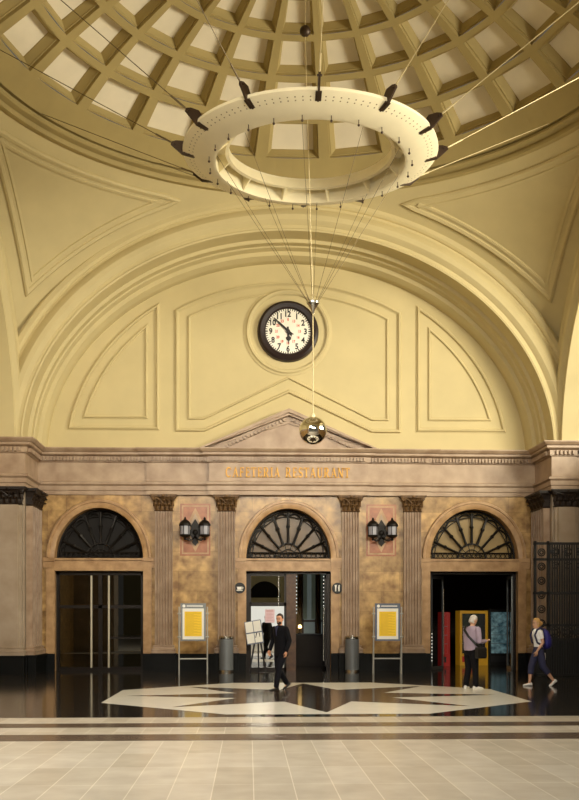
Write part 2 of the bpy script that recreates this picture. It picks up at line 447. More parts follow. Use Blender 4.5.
# ------------------------------------------------------------------ jambs, pier faces and side arm walls below the cornice
for sx, lx in ((-1, 'left'), (1, 'right')):
    for sy, ly in ((-1, 'front'), (1, 'back')):
        mb = MB(); mb.box(*sorted((sx*JX, sx*(JX+.02))), *sorted((sy*JY, sy*WY)), 0, 6.9); struct(mb.obj('wall_%s_%s_reveal' % (ly, lx), M['pale']), 'pale marble pier side, %s %s corner' % (ly, lx))
        mb = MB(); mb.box(*sorted((sx*(JX+.02), sx*WY)), *sorted((sy*JY, sy*(JY+.02))), 0, 6.9); struct(mb.obj('wall_%s_%s_pier' % (ly, lx), M['pale']), 'pale marble pier face, %s %s corner' % (ly, lx))
mb = MB(); mb.box(-WY-.3, -WY, -JY, JY, 0, 6.9); struct(mb.obj('wall_left', M['tan']))
mb = MB(); mb.box(WY, WY+.3, -JY, JY, 0, 6.9); struct(mb.obj('wall_right', M['tan']))
mb = MB()
for sx in (-1, 1):
    mb.box(min(sx*JX, sx*(JX-.1)), max(sx*JX, sx*(JX-.1)), JY-.1, WY-.1, 0, .54)
    mb.box(min(sx*JX, sx*WY), max(sx*JX, sx*WY), JY-.1, JY, 0, .54)
struct(mb.obj('baseboard_side', M['plinth']), 'black marble plinth round the corner piers')

# ------------------------------------------------------------------ pilasters
def flute_section(w, d, nf, deep=.8):
    pts = [(-w/2, 0), (-w/2, -d)]
    fw = w/(nf+.3); g = fw*.3
    x = -w/2+g
    for i in range(nf):
        for q in range(6):
            a = PI*q/5
            pts.append((x+(fw-g)*(.5-.5*math.cos(a)), -d+deep*(fw-g)*math.sin(a)))
        x += fw
    pts += [(w/2, -d), (w/2, 0)]
    return pts
def capital(mb, w, d, z0, z1):
    """leafy capital: flared bell, two rows of curling leaves, corner volutes, abacus"""
    h = z1-z0; rings = []
    for f, e in ((0, .0), (.05, .03), (.1, .0), (.5, .02), (.75, .06), (.86, .11)):
        a = w/2+e; b = d+e; z = z0+h*f
        rings.append([(-a, 0, z), (-a, -b, z), (a, -b, z), (a, 0, z)])
    mb.loft(rings)
    mb.box(-w/2-.12, w/2+.12, -d-.13, 0, z0+h*.86, z0+h*.93); mb.box(-w/2-.15, w/2+.15, -d-.16, 0, z0+h*.93, z1)
    def leaf(x, zb, hh, lw):
        prof = [(0, .02), (.35, .05), (.7, .07), (.92, .13), (1., .14), (.9, .16), (.82, .15)]
        mb.loft([[(x-lw*(1-f*.35), -d-o+.03, zb+hh*f), (x, -d-o-.012, zb+hh*f), (x+lw*(1-f*.35), -d-o+.03, zb+hh*f), (x, -d-o+.05, zb+hh*f)] for f, o in prof])
    k = 4
    for i in range(k): leaf(-w/2+w*(i+.5)/k, z0+h*.06, h*.36, w/k*.46)
    for i in range(k+1): leaf(-w/2+w*i/k, z0+h*.3, h*.4, w/k*.42)
    for sg in (-1, 1):
        c = Vector((sg*(w/2+.03), -d-.1, z0+h*.74))
        mb.tube([(c.x+.06*(1-q/18)*math.cos(q*.6)*sg, c.y, c.z+.06*(1-q/18)*math.sin(q*.6)) for q in range(17)], .022, 5)
        mb.tube([(sg*.03, -d-.06, z0+h*.5), (sg*w*.25, -d-.1, z0+h*.72), (c.x, c.y, c.z+.05)], .02, 5)
    mb.ball((0, -d-.14, z0+h*.9), .05, 6)
def pilaster(loc, rz, label, w=.55, d=.13, nf=6, flutes=True, dark=False, z_ped=.56, zc0=4.95, zc1=5.46, deep=.8):
    t = thing('pilaster', label, 'pilaster', loc, rz, 'marble pilasters along the hall')
    mb = MB(); sec = flute_section(w, d, nf, deep) if flutes else [(-w/2, 0), (-w/2, -d*.6), (-w/2+.07, -d*.6), (-w/2+.1, -d), (w/2-.1, -d), (w/2-.07, -d*.6), (w/2, -d*.6), (w/2, 0)]
    mb.prism(sec, lambda u, v: (u, v, z_ped+.24), lambda u, v: (u*.97, v, zc0))
    mb.obj('shaft', M['shaft'] if flutes else M['pale'], t)
    mb = MB(); capital(mb, w*.98, d, zc0, zc1); mb.obj('capital', M['capital_dark'] if dark else M['capital'], t)
    mb = MB(); rings = []
    for e, z in ((.09, 0), (.09, .08), (.1, .1), (.1, .14), (.05, .16), (.04, .19), (.06, .21), (.06, .235), (.01, .25)):
        a = w/2+e; b = d+e; rings.append([(-a, 0, z_ped+z), (-a, -b, z_ped+z), (a, -b, z_ped+z), (a, 0, z_ped+z)])
    mb.loft(rings); mb.obj('base', M['shaft'] if flutes else M['pale'], t)
    mb = MB(); mb.box(-w/2-.1, w/2+.1, -d-.12, 0, 0, z_ped-.05); mb.box(-w/2-.12, w/2+.12, -d-.14, 0, z_ped-.05, z_ped)
    mb.obj('pedestal', M['plinth'], t)
    return t
pilaster((-3.87, WY-.012, 0), 0, 'fluted pilaster between the left doorway and the left wall lantern')
pilaster((-1.93, WY-.012, 0), 0, 'fluted pilaster between the left wall lantern and the central doorway')
pilaster((1.93, WY-.012, 0), 0, 'fluted pilaster between the central doorway and the right wall lantern')
pilaster((3.87, WY-.012, 0), 0, 'fluted pilaster between the right wall lantern and the right doorway')
pilaster((-JX+.012, 8.9, 0), R(90), 'narrow fluted pilaster with dark capital on the left pier reveal', w=1.4, d=.2, nf=5, dark=True, deep=1.1)
pilaster((JX-.012, 8.9, 0), R(-90), 'narrow dark fluted pilaster on the right pier reveal beside the right doorway', w=1.4, d=.2, nf=5, dark=True, deep=1.1)
pilaster((-8.2, JY-.012, 0), 0, 'wide smooth pale pilaster at the left edge with dark capital', w=.72, d=.18, flutes=False, dark=True)
pilaster((8.2, JY-.012, 0), 0, 'smooth shaded pilaster at the right edge behind the iron gate', w=.72, d=.18, flutes=False, dark=True)

# ------------------------------------------------------------------ arches of the four arms
ARCH = [(1.6, S+.07), (1.04, S+.04), (1.0, S+.02), (1.0, S-.12), (.95, S-.15), (.82, S-.15), (.76, S-.10), (.74, S-.05), (.66, S-.06), (.56, S-.15), (.44, S-.2), (.3, S-.18), (.2, S-.1), (.17, S-.06),
        (.08, S-.06), (.05, S-.08), (0, S-.06), (0, S+.6), (-.04, S+.62), (-.1, S+.63), (-.1, S+.9), (-.14, S+.93), (-.18, WY-.5), (-.3, WY-.48), (-.32, WY-.42), (-.38, WY-.3), (-.4, WY-.2), (-.4, WY+.03)]
def arch_mesh():
    mb = MB(); n = 120; rings = []
    for k in range(n+1):
        t = PI*k/n
        rings.append([((EA+o)*math.cos(t), y, Z0+(EB+o)*math.sin(t)) for o, y in ARCH])
    mb.loft(rings, closed=False, caps=False)
    return mb.mesh('arch', M['cream'], 28, clip=[((0, 0, 6.86), (0, 0, -1)), ((0, 0, 0), (1, -1, 0)), ((0, 0, 0), (-1, -1, 0))], normals=False)
am = arch_mesh()
for i, (nm, lb) in enumerate((('back', 'cream moulded arch framing the clock wall'), ('left', 'cream moulded arch at the left edge'), ('front', 'cream moulded arch over the entrance side'), ('right', 'cream moulded arch at the right edge'))):
    o = bpy.data.objects.new('ceiling_arch_'+nm, am); C.objects.link(o); o.rotation_euler.z = R(90*i)
    struct(o, lb)

# lunette wall with its moulded panels
LA, LB = EA-.3, EB-.3
mb = MB(); n = 64
pts = [(LA*math.cos(PI*k/n), Z0+LB*math.sin(PI*k/n)) for k in range(n+1)]
mb.add([(u, WY, v) for u, v in pts], [tuple(range(n+1))])
struct(mb.obj('wall_lunette', M['cream'], normals=False), 'cream plaster lunette wall around the clock')
mb = MB(); mb.add([(-WY, u, v) for u, v in pts], [tuple(range(n+1))]); struct(mb.obj('wall_lunette_left', M['cream']))

def wall_mould(mb, pts, w=.1, h=.06, closed=True, prof=None):
    """moulding along (x,z) polyline on the lunette wall, mitred"""
    n = len(pts); rings = []
    prof = prof or [(-.5, .01), (-.5, -.4), (-.3, -.95), (0, -1), (.2, -.7), (.35, -.3), (.5, -.25), (.5, .01)]
    for i in range(n):
        p = Vector(pts[i])
        a = Vector(pts[i-1]) if (i or closed) else None
        b = Vector(pts[(i+1) % n]) if (i < n-1 or closed) else None
        d0 = (p-a).normalized() if a is not None else None; d1 = (b-p).normalized() if b is not None else None
        n0 = Vector((-d0.y, d0.x)) if d0 else None; n1 = Vector((-d1.y, d1.x)) if d1 else None
        nn = n1 if n0 is None else n0 if n1 is None else (n0+n1)/max(.25, 1+n0.dot(n1))
        rings.append([(p.x+nn.x*w*u, WY+h*v, p.y+nn.y*w*u) for u, v in prof])
    mb.loft(rings, loop=closed, caps=not closed)
def ell(a, b, x): return Z0+b*math.sqrt(max(0, 1-(x/a)**2))
mb = MB()
# centre panel, outer and inner lines: gabled foot over the pediment, arched head
for hx, zf, zap, ax, bz in ((3.45, 7.5, 8.72, 6.3, 5.42), (3.08, 7.86, 9.15, 5.9, 5.1)):
    foot = 2.62 if hx > 3.2 else 2.62
    zh = ell(ax, bz, hx)
    top_ = [(hx*math.cos(PI*k/30), 0) for k in range(31)]
    arc = [(x, Z0+bz*math.sqrt(1-(x/ax)**2)) for x, _ in top_]
    pl = [(-hx, zf), (-foot, zf), (0, zap), (foot, zf), (hx, zf)] + arc
    wall_mould(mb, pl, w=.12 if hx > 3.2 else .09, h=.09 if hx > 3.2 else .07)
# side panels
for sg in (-1, 1):
    for x0, x1, zf, zt in ((4.05, 6.78, 7.52, 11.35), (4.40, 6.33, 7.86, 10.7)):
        # ellipse through (x1,zf) and (x0,zt) about Z0
        A = ((zt-Z0)**2-(zf-Z0)**2)/(x1**2*(zt-Z0)**2-x0**2*(zf-Z0)**2); B = (1-A*x1*x1)/(zf-Z0)**2
        cv = []
        for k in range(25):
            t = k/24; x = x0+(x1-x0)*math.sin(t*PI/2)
            cv.append((sg*x, Z0+math.sqrt(max(0, (1-A*x*x)/B))))
        pl = [(sg*x0, zf)] + cv
        if sg < 0: pl = pl[::-1]
        wall_mould(mb, pl, w=.12 if x0 < 4.2 else .09, h=.09 if x0 < 4.2 else .07)
# round moulding about the clock
CZ = 10.57; CX = -.02
wall_mould(mb, [(CX+1.28*math.cos(2*PI*k/48), CZ+1.28*math.sin(2*PI*k/48)) for k in range(48)], w=.2, h=.1, prof=[(-.5, .01), (-.5, -.3), (-.2, -.5), (0, -1), (.3, -.9), (.5, -.5), (.5, .01)])
struct(mb.obj('trim_8', M['cream'], smooth=30), 'cream plaster panel mouldings on the clock wall')

# ------------------------------------------------------------------ pendentives with triangular panel frames
def sph(x, y): return Vector((x, y, SPZ+math.sqrt(max(0, SPR**2-x*x-y*y))))
def pendentive(q):
    rot = Matrix.Rotation(R(90*q), 4, 'Z')
    mb = MB(); NA, NZ = 60, 14; S2 = S+.03; ztop = SPZ+math.sqrt(SPR**2-7.84**2)
    rings = []
    for i in range(NA+1):
        ph = PI/2*i/NA
        rb = S2/max(math.cos(ph), math.sin(ph)); zb = SPZ+math.sqrt(SPR**2-rb**2)
        ring = []
        for j in range(NZ+1):
            z = zb+(ztop+.02-zb)*j/NZ; r = math.sqrt(SPR**2-(z-SPZ)**2)
            ring.append(tuple(rot @ Vector((r*math.sin(ph), r*math.cos(ph), z))))
        rings.append(ring)
    mb.loft(rings, closed=False, caps=False)
    # frame on the sphere
    e = S-.55; zt = 13.72; rt = math.sqrt(SPR**2-(zt-SPZ)**2)
    xa = math.sqrt(rt*rt-e*e); loop = []
    for k in range(24): x = xa+(e-xa)*k/24; loop.append(sph(x, e))
    for k in range(24): y = e-(e-xa)*k/24; loop.append(sph(e, y))
    a0 = math.atan2(xa, e); a1 = math.atan2(e, xa)
    for k in range(30):
        a = a1+(a0-a1)*k/30; loop.append(Vector((rt*math.sin(a), rt*math.cos(a), zt)))
    n = len(loop); prof = [(-.17, -.01), (-.17, .05), (-.12, .09), (-.04, .07), (-.02, .03), (.06, .03), (.08, .06), (.15, .05), (.17, -.01)]
    rr = []; cen = Vector((0, 0, SPZ))
    for i in range(n):
        p = loop[i]; nn = (cen-p).normalized()
        d0 = (p-loop[i-1]).normalized(); d1 = (loop[(i+1) % n]-p).normalized()
        b0 = nn.cross(d0).normalized(); b1 = nn.cross(d1).normalized(); b = (b0+b1)/max(.3, 1+b0.dot(b1))
        rr.append([tuple(rot @ (p+b*u+nn*h)) for u, h in prof])
    mb.loft(rr, loop=True, caps=False)
    return mb.obj('ceiling_pendentive', M['cream'], smooth=30, normals=False)
for q, lb in enumerate(('back right', 'back left', 'front left', 'front right')):
    o = pendentive(q); o.name = 'ceiling_pendentive_'+lb.replace(' ', '_'); struct(o, 'cream pendentive with triangular frame at the %s corner' % lb)

# ------------------------------------------------------------------ coffered saucer dome
mb = MB()
def dome_pt(az, el, dr=0.):
    r = (DR+dr)
    return (r*math.cos(el)*math.sin(az), r*math.cos(el)*math.cos(az), DZ+r*math.sin(el))
NC, ROWS, E0, EP = 24, 5, 52.4, 6.1
for k in range(ROWS):
    e0 = R(E0+EP*k); e1 = R(E0+EP*k+5.1); e2 = R(E0+EP*(k+1))
    for i in range(NC):
        a0 = R(15*i-7.5); a1 = R(15*i-6.2); a3 = R(15*i+6.2); a4 = R(15*i+7.5)
        sub = 3
        def patchd(x0, x1, y0, y1):
            for s_ in range(sub if x1-x0 > .1 else 1):
                m_ = sub if x1-x0 > .1 else 1
                u0 = x0+(x1-x0)*s_/m_; u1 = x0+(x1-x0)*(s_+1)/m_
                mb.quad(dome_pt(u0, y0), dome_pt(u1, y0), dome_pt(u1, y1), dome_pt(u0, y1))
        patchd(a0, a1, e0, e1); patchd(a3, a4, e0, e1); patchd(a0, a1, e1, e2); patchd(a1, a3, e1, e2); patchd(a3, a4, e1, e2)
        # nested recess: fillet, ledge, splay, ground
        ca, ce = (a1+a3)/2, (e0+e1)/2; ha, he = (a3-a1)/2, (e1-e0)/2
        lev = [(1., 0.), (1., .08), (.94, .08), (.93, .11), (.79, .25), (.79, .28)]
        rings = []
        for f, dr in lev:
            rings.append([dome_pt(ca+sa*ha*f, ce+se*he*f, dr) for sa, se in ((-1, -1), (1, -1), (1, 1), (-1, 1))])
        mb.loft(rings, caps=False)
        f, dr = lev[-1]; mb.add(rings[-1], [(0, 1, 2, 3)], 1)
# crown above the coffers
e = R(E0+EP*ROWS); rings = []
for q in range(5):
    el = e+(PI/2-e)*q/4*.999; rings.append([dome_pt(2*PI*i/72, el) for i in range(72)])
mb.loft(rings, caps=False)
# plain band between cornice and coffers
rings = []
for r in (7.45, 7.1):
    el = math.acos(r/DR); rings.append([dome_pt(2*PI*i/96, el) for i in range(96)])
rings.append([dome_pt(2*PI*i/96, R(E0)) for i in range(96)])
mb.loft(rings, caps=False)
struct(mb.obj('ceiling', [M['cream_dome'], M['coffer']], normals=False), 'shallow dome ceiling with rows of square coffers')
mb = MB()
prof = [(7.95, 14.06), (7.80, 14.02), (7.72, 14.03), (7.70, 14.10), (7.76, 14.13), (7.74, 14.17), (7.58, 14.20), (7.54, 14.24), (7.54, 14.30), (7.60, 14.33), (7.50, 14.36), (7.44, 14.36), (7.42, 14.42), (7.36, 14.44), (7.3, 14.50), (7.5, 14.6)]
mb.loft([[(r*math.sin(2*PI*i/128), r*math.cos(2*PI*i/128), z) for i in range(128)] for r, z in prof], caps=False)
struct(mb.obj('trim_9', M['cream_dome'], smooth=30, normals=False), 'ring cornice at the foot of the dome')

# ------------------------------------------------------------------ hanging ring
RX, RY = .09, .0
ring = thing('suspended_ring', 'large ivory steel ring with brackets hung on cables under the dome', 'ring', (RX, RY, 11.37))
Zr = 11.37
mb = MB(); n = 96
sec = [(2.76, 11.73), (2.70, 11.70), (2.12, 11.49), (2.05, 11.50), (2.06, 11.54), (2.10, 11.92), (1.80, 11.90), (1.80, 11.97), (2.2, 12.02), (2.74, 11.80)]
mb.loft([[(r*math.cos(2*PI*i/n), r*math.sin(2*PI*i/n), z-Zr) for r, z in sec] for i in range(n)], loop=True, caps=False)
mb.obj('shell', M['ring_shell'], ring, smooth=30)
mb = MB(); sec = [(1.77, 11.74), (1.84, 11.72), (1.86, 11.76), (1.80, 11.92), (1.77, 11.92)]
mb.loft([[(r*math.cos(2*PI*i/n), r*math.sin(2*PI*i/n), z-Zr) for r, z in sec] for i in range(n)], loop=True, caps=False)
mb.obj('inner_rim', M['ring'], ring, smooth=30)
for i in range(12):
    a = R(30*i+15-90); mt = Matrix.Rotation(a, 4, 'Z')
    mb = MB(); mb.prism([(1.79, 11.75-Zr), (2.07, 11.51-Zr), (2.09, 11.92-Zr), (1.80, 11.92-Zr)], lambda u, v: tuple(mt @ Vector((u, -.015, v))), lambda u, v: tuple(mt @ Vector((u, .015, v))))
    mb.obj('web', M['ring'], ring)
    a = R(30*i-90); mt = Matrix.Rotation(a, 4, 'Z')
    mb = MB(); pl = [(2.50, 11.625-Zr), (2.78, 11.68-Zr), (3.02, 11.89-Zr), (3.0, 11.95-Zr), (2.90, 11.98-Zr), (2.72, 11.97-Zr), (2.60, 11.82-Zr)]
    mb.prism(pl, lambda u, v: tuple(mt @ Vector((u, -.02, v))), lambda u, v: tuple(mt @ Vector((u, .02, v))))
    mb.prism([(2.52, 11.63-Zr), (2.76, 11.69-Zr), (2.74, 11.72-Zr), (2.50, 11.66-Zr)], lambda u, v: tuple(mt @ Vector((u, -.06, v))), lambda u, v: tuple(mt @ Vector((u, .06, v))))
    mb.tube([mt @ Vector((2.94, -.05, 11.91-Zr)), mt @ Vector((2.94, .05, 11.91-Zr))], .022, 8)
    mb.obj('bracket', M['bracket'], ring)
    mb = MB(); p0 = mt @ Vector((2.93, 0, 11.9-Zr)); p1 = mt @ Vector((7.42, 0, 14.3-Zr))
    p1 = Vector((p1.x-RX, p1.y-RY, p1.z)); d = p1-p0
    mb.tube([p0, p1], .009, 6); mb.tube([p0+d*.02, p0+d*.09], .02, 6)
    mb.obj('cable', M['wire_dark'] if i in (7, 8, 9, 10, 11, 6) else M['wire'], ring)  # left cables take the darker colour: their shaded side is painted in
for i in range(24):
    a = R(15*i+7.5); x, y = 2.2*math.cos(a), 2.2*math.sin(a)
    mb = MB(); mb.tube([(x, y, .16), (x, y, .06)], .009, 6); mb.ball((x, y, .045), .027, 6); mb.obj('spotlight', M['bracket'], ring, smooth=40)
# pendulum under the ring
PX, PY = .15, .0
pen = thing('hanging_pendulum', 'mirror silver ball on a long rod hanging below the ring', 'pendulum', (PX, PY, 5.43))
mb = MB(); mb.ball((0, 0, .30), .30, 20); mb.obj('ball', M['silver'], pen, smooth=60)
mb = MB(); mb.lathe([(.05, 0), (.05, .06), (.03, .08), (.03, .1)], (0, 0, .58), 16); mb.tube([(0, 0, .6), (0, 0, 3.0)], .013, 8); mb.obj('rod', M['wire'], pen)
mb = MB(); mb.lathe([(.02, -.16), (.035, -.1), (.12, .04), (.14, .06), (.14, .1), (.1, .11)], (0, 0, 3.0), 20); mb.obj('cone_joint', M['chrome'], pen, smooth=40)
for i in range(10):
    a = R(36*i+10); mb = MB()
    mb.tube([(.1*math.cos(a), .1*math.sin(a), 3.08), (2.03*math.cos(a)+RX-PX, 2.03*math.sin(a)+RY-PY, 11.5-5.43)], .005, 5); mb.obj('stay_wire', M['wire_dark'], pen)
mb = MB(); mb.tube([(0, 0, 3.1), (-.17, 0, 14.28-5.43)], .009, 6); mb.obj('upper_cable', M['wire'], pen)
gl = thing('hanging_globe', 'small brown globe hanging from the dome above the ring', 'globe', (-.02, 0, 14.29))
mb = MB(); mb.ball((0, 0, .12), .12, 12); mb.obj('sphere', M['bracket'], gl, smooth=60)
mb = MB(); mb.tube([(0, 0, .24), (.02, 0, 17.1-14.29)], .008, 6); mb.obj('stem', M['wire'], gl)

# ------------------------------------------------------------------ clock
ck = thing('wall_clock', 'round white clock with dark rim on the cream wall', 'clock', (CX, WY-.02, CZ))
mb = MB(); n = 64
sec = [(.70, .02), (.70, -.08), (.74, -.13), (.86, -.16), (.93, -.12), (.955, -.04), (.955, .02)]
mb.loft([[(r*math.sin(2*PI*i/n), y, r*math.cos(2*PI*i/n)) for r, y in sec] for i in range(n)], loop=True, caps=False); mb.obj('rim', M['clock_rim'], ck, smooth=35)
mb = MB(); mb.prism([(.73*math.sin(2*PI*i/n), .73*math.cos(2*PI*i/n)) for i in range(n)], lambda u, v: (u, -.05, v), lambda u, v: (u, .0, v)); mb.obj('face', M['clock_face'], ck)
for i in range(1, 13):
    for rad, sz, txt, mm, bold in ((.54, .215, str(i), 'ink', .007), (.365, .10, str(i+12) if i < 12 else '0', 'red_ink', .003)):
        me = text_mesh(txt, sz, .004, bold=bold)
        bm = bmesh.new(); bm.from_mesh(me)
        # thicken the strokes a little by offsetting along 2D normals
        a = R(30*i)
        zs = [v.co.x for v in bm.verts]; zy = [v.co.y for v in bm.verts]
        cx_, cy_ = (min(zs)+max(zs))/2, (min(zy)+max(zy))/2
        for v in bm.verts:
            x, y, z = v.co; v.co = ((x-cx_)*1.0+rad*math.sin(a), -.056-z, (y-cy_)*1.15+rad*math.cos(a))
        bm.to_mesh(me); bm.free(); me.materials.clear(); me.materials.append(M[mm])
        o = bpy.data.objects.new('numeral', me); C.objects.link(o); o.parent = ck
for nm, ang, pl in (('hour_hand', 176, [(-.03, -.14), (.03, -.14), (.03, .16), (.085, .2), (.07, .26), (.02, .3), (0, .42), (-.02, .3), (-.07, .26), (-.085, .2), (-.03, .16)]),
                    ('minute_hand', 313, [(-.05, -.2), (0, -.16), (.05, -.2), (.035, 0), (.03, .3), (.012, .6), (-.012, .6), (-.03, .3), (-.035, 0)])):
    mt = Matrix.Rotation(R(ang), 4, 'Y'); y = -.075 if nm == 'hour_hand' else -.09
    mb = MB(); mb.prism(pl, lambda u, v: tuple(mt @ Vector((u, y, v))), lambda u, v: tuple(mt @ Vector((u, y+.012, v)))); mb.obj(nm, M['ink'], ck)
mb = MB(); mb.prism([(.06*math.sin(2*PI*i/20), .06*math.cos(2*PI*i/20)) for i in range(20)], lambda u, v: (u, -.1, v), lambda u, v: (u, -.05, v)); mb.obj('hub', M['ink'], ck)

# ------------------------------------------------------------------ gilded serif lettering on the frieze
def letter(ch, mb, x0, h, y):
    T, t = .17*h, .085*h      # thick and thin strokes
    def bar(x, z, x2, z2, w):
        d = Vector((x2-x, z2-z)).normalized(); nx, nz = -d.y*w/2, d.x*w/2
        mb.prism([(x0+x+nx, z+nz), (x0+x-nx, z-nz), (x0+x2-nx, z2-nz), (x0+x2+nx, z2+nz)], lambda u, v: (u, y-.03, v), lambda u, v: (u, y+.02, v))
    def serif(x, z, w=.36): bar(x-w*h/2, z, x+w*h/2, z, .08*h)
    def curve(pts, ws):
        n = len(pts); L, Rr = [], []
        for i in range(n):
            a = Vector(pts[max(0, i-1)]); b = Vector(pts[min(n-1, i+1)]); d = (b-a).normalized(); w = ws[i]/2
            L.append((x0+pts[i][0]-d.y*w, pts[i][1]+d.x*w)); Rr.append((x0+pts[i][0]+d.y*w, pts[i][1]-d.x*w))
        for i in range(n-1):
            mb.prism([L[i], L[i+1], Rr[i+1], Rr[i]], lambda u, v: (u, y-.03, v), lambda u, v: (u, y+.02, v))
    lo, hi = .04*h, .96*h
    if ch == 'I': bar(.18*h, 0, .18*h, h, T); serif(.18*h, lo); serif(.18*h, hi); return .36*h
    if ch == 'A':
        bar(.12*h, 0, .38*h, h, t); bar(.38*h, h, .66*h, 0, T); bar(.22*h, .33*h, .56*h, .33*h, t); serif(.12*h, lo, .26); serif(.66*h, lo, .3); return .78*h
    if ch in 'FE':
        bar(.16*h, 0, .16*h, h, T); bar(.05*h, hi, .56*h, hi, t); bar(.16*h, .52*h, .46*h, .52*h, t); bar(.56*h, hi, .56*h, .76*h, t); bar(.46*h, .42*h, .46*h, .64*h, t)
        if ch == 'E': bar(.05*h, lo, .6*h, lo, t); bar(.6*h, lo, .6*h, .25*h, t)
        else: serif(.16*h, lo)
        return .64*h
    if ch == 'T': bar(.34*h, 0, .34*h, h, T); bar(.02*h, hi, .66*h, hi, t); bar(.03*h, hi, .03*h, .74*h, t); bar(.65*h, hi, .65*h, .74*h, t); serif(.34*h, lo); return .68*h
    if ch == 'C':
        n = 16; ps = [(.40*h+.34*h*math.cos(a), .5*h+.46*h*math.sin(a)) for a in (R(48+264*k/n) for k in range(n+1))]
        curve(ps, [t+(T-t)*math.sin(PI*k/n) for k in range(n+1)]); bar(.63*h, .7*h, .63*h, .95*h, t); return .74*h
    if ch == 'R':
        bar(.16*h, 0, .16*h, h, T); serif(.16*h, lo); bar(.04*h, hi, .36*h, hi, t); bar(.16*h, .5*h, .36*h, .5*h, t)
        n = 10; curve([(.34*h+.22*h*math.cos(a), .73*h+.23*h*math.sin(a)) for a in (R(90-180*k/n) for k in range(n+1))], [t+(T-t)*math.sin(PI*k/n) for k in range(n+1)])
        bar(.34*h, .5*h, .64*h, 0, T); serif(.68*h, lo, .2); return .78*h
    if ch == 'S':
        n = 10; ps = [(.29*h+.2*h*math.cos(a), .73*h+.23*h*math.sin(a)) for a in (R(40+230*k/n) for k in range(n+1))]
        ps2 = [(.29*h+.22*h*math.cos(a), .27*h+.23*h*math.sin(a)) for a in (R(90-230*k/n) for k in range(n+1))]
        curve(ps+ps2, [t+(T-t)*min(1, max(0, math.sin(PI*k/21))) for k in range(22)]); bar(.47*h, .72*h, .47*h, .96*h, t); bar(.08*h, .04*h, .08*h, .3*h, t); return .58*h
    if ch == 'U':
        bar(.16*h, .28*h, .16*h, h, T); bar(.62*h, .28*h, .62*h, h, t); serif(.16*h, hi); serif(.62*h, hi, .28)
        n = 10; curve([(.39*h+.23*h*math.cos(a), .3*h+.26*h*math.sin(a)) for a in (R(180+180*k/n) for k in range(n+1))], [T+(t-T)*k/n for k in range(n+1)]); return .78*h
    if ch == 'N':
        bar(.12*h, 0, .12*h, h, t); bar(.1*h, h, .66*h, 0, T); bar(.66*h, 0, .66*h, h, t); serif(.12*h, lo, .26); serif(.1*h, hi, .24); serif(.66*h, hi, .26); return .78*h
    return .4*h
sg_ = thing('wall_lettering', 'gilded serif capitals CAFETERIA RESTAURANT on the frieze', 'sign', (0, WY-BK-.05, 6.0))
hL = .31; txt = 'CAFETERIA RESTAURANT'; wid = []
for ch in txt: wid.append(.36*hL if ch == ' ' else letter(ch, MB(), 0, hL, 0)*.76)
total = 3.84; gap = (total-sum(wid))/(len(txt)-1); x = -1.95
for ch, w in zip(txt, wid):
    if ch != ' ':
        mb = MB(); letter(ch, mb, 0, hL, -.06)
        o = mb.obj('letter', M['gold'], sg_); o.location.x = x; o.scale.x = .76
    x += w+gap

# ------------------------------------------------------------------ inlaid marble panels and wall lanterns
for k, x in enumerate((-2.9, 2.9)):
    mb = MB(); y = WY
    z0_, z1_ = 3.58, 5.2; hw = .47
    mb.box(x-hw, x+hw, y-.015, y, z0_, z1_, 0)
    mb.box(x-hw+.05, x+hw-.05, y-.02, y-.015, z0_+.05, z1_-.05, 1)
    mb.box(x-hw+.1, x+hw-.1, y-.025, y-.02, z0_+.1, z1_-.1, 0)
    cz = (z0_+z1_)/2
    mb.prism([(x, z0_+.12), (x+.34, cz), (x, z1_-.12), (x-.34, cz)], lambda u, v: (u, y-.03, v), lambda u, v: (u, y-.025, v), 1)
    mb.prism([(x, z0_+.3), (x+.24, cz), (x, z1_-.3), (x-.24, cz)], lambda u, v: (u, y-.035, v), lambda u, v: (u, y-.03, v), 2)
    struct(mb.obj('trim_%d' % (10+k), [M['red'], M['tan_plain'], M['rose']]), 'red and tan marble inlay panel behind the %s lantern' % ('left', 'right')[k])
def lantern(x, label):
    t = thing('wall_lantern', label, 'lamp', (x, WY-.03, 4.3), 0, 'pairs of wall lanterns')
    mb = MB(); mb.prism([(0, -.42), (.1, -.3), (.07, -.22), (.2, 0), (.12, .12), (.14, .2), (0, .42), (-.14, .2), (-.12, .12), (-.2, 0), (-.07, -.22), (-.1, -.3)], lambda u, v: (u, -.06, v), lambda u, v: (u, 0, v))
    mb.ball((0, -.07, 0), .09, 8, sy=.7); mb.obj('back_plate', M['iron'], t)
    for sg in (-1, 1):
        mb = MB(); cx, cy = sg*.30, -.3
        mb.tube([(0, -.05, -.12), (sg*.08, -.2, -.22), (sg*.18, -.3, -.26), (cx, cy, -.2)], .025, 8)
        mb.tube([(cx+.06*math.cos(a)*(1-q/16)-sg*.1, cy, -.24+.06*math.sin(a)*(1-q/16)) for q, a in ((q, q*.55) for q in range(14))], .014, 6)
        mb.obj('arm', M['iron'], t)
        mb = MB(); mb.lathe([(.02, -.26), (.05, -.22), (.03, -.19), (.09, -.16), (.16, -.12), (.17, -.09), (.15, -.08)], (cx, cy, 0), 16)
        for q in range(6):
            a = 2*PI*q/6+.3; mb.tube([(cx+.15*math.cos(a), cy+.15*math.sin(a), -.1), (cx+.155*math.cos(a), cy+.155*math.sin(a), .2)], .011, 5)
        mb.lathe([(.18, .18), (.19, .21), (.17, .26), (.12, .33), (.05, .37), (.03, .39), (.04, .41), (.012, .46)], (cx, cy, 0), 16)
        ln = mb.obj('lantern', M['iron'], t, smooth=40)
        mb = MB(); mb.lathe([(.135, -.09), (.142, .05), (.145, .19)], (cx, cy, 0), 16); mb.obj('glass', M['lamp_glass'], ln, smooth=40)
    return t
lantern(-2.9, 'twin iron wall lantern left of the central doorway')
lantern(2.9, 'twin iron wall lantern right of the central doorway')

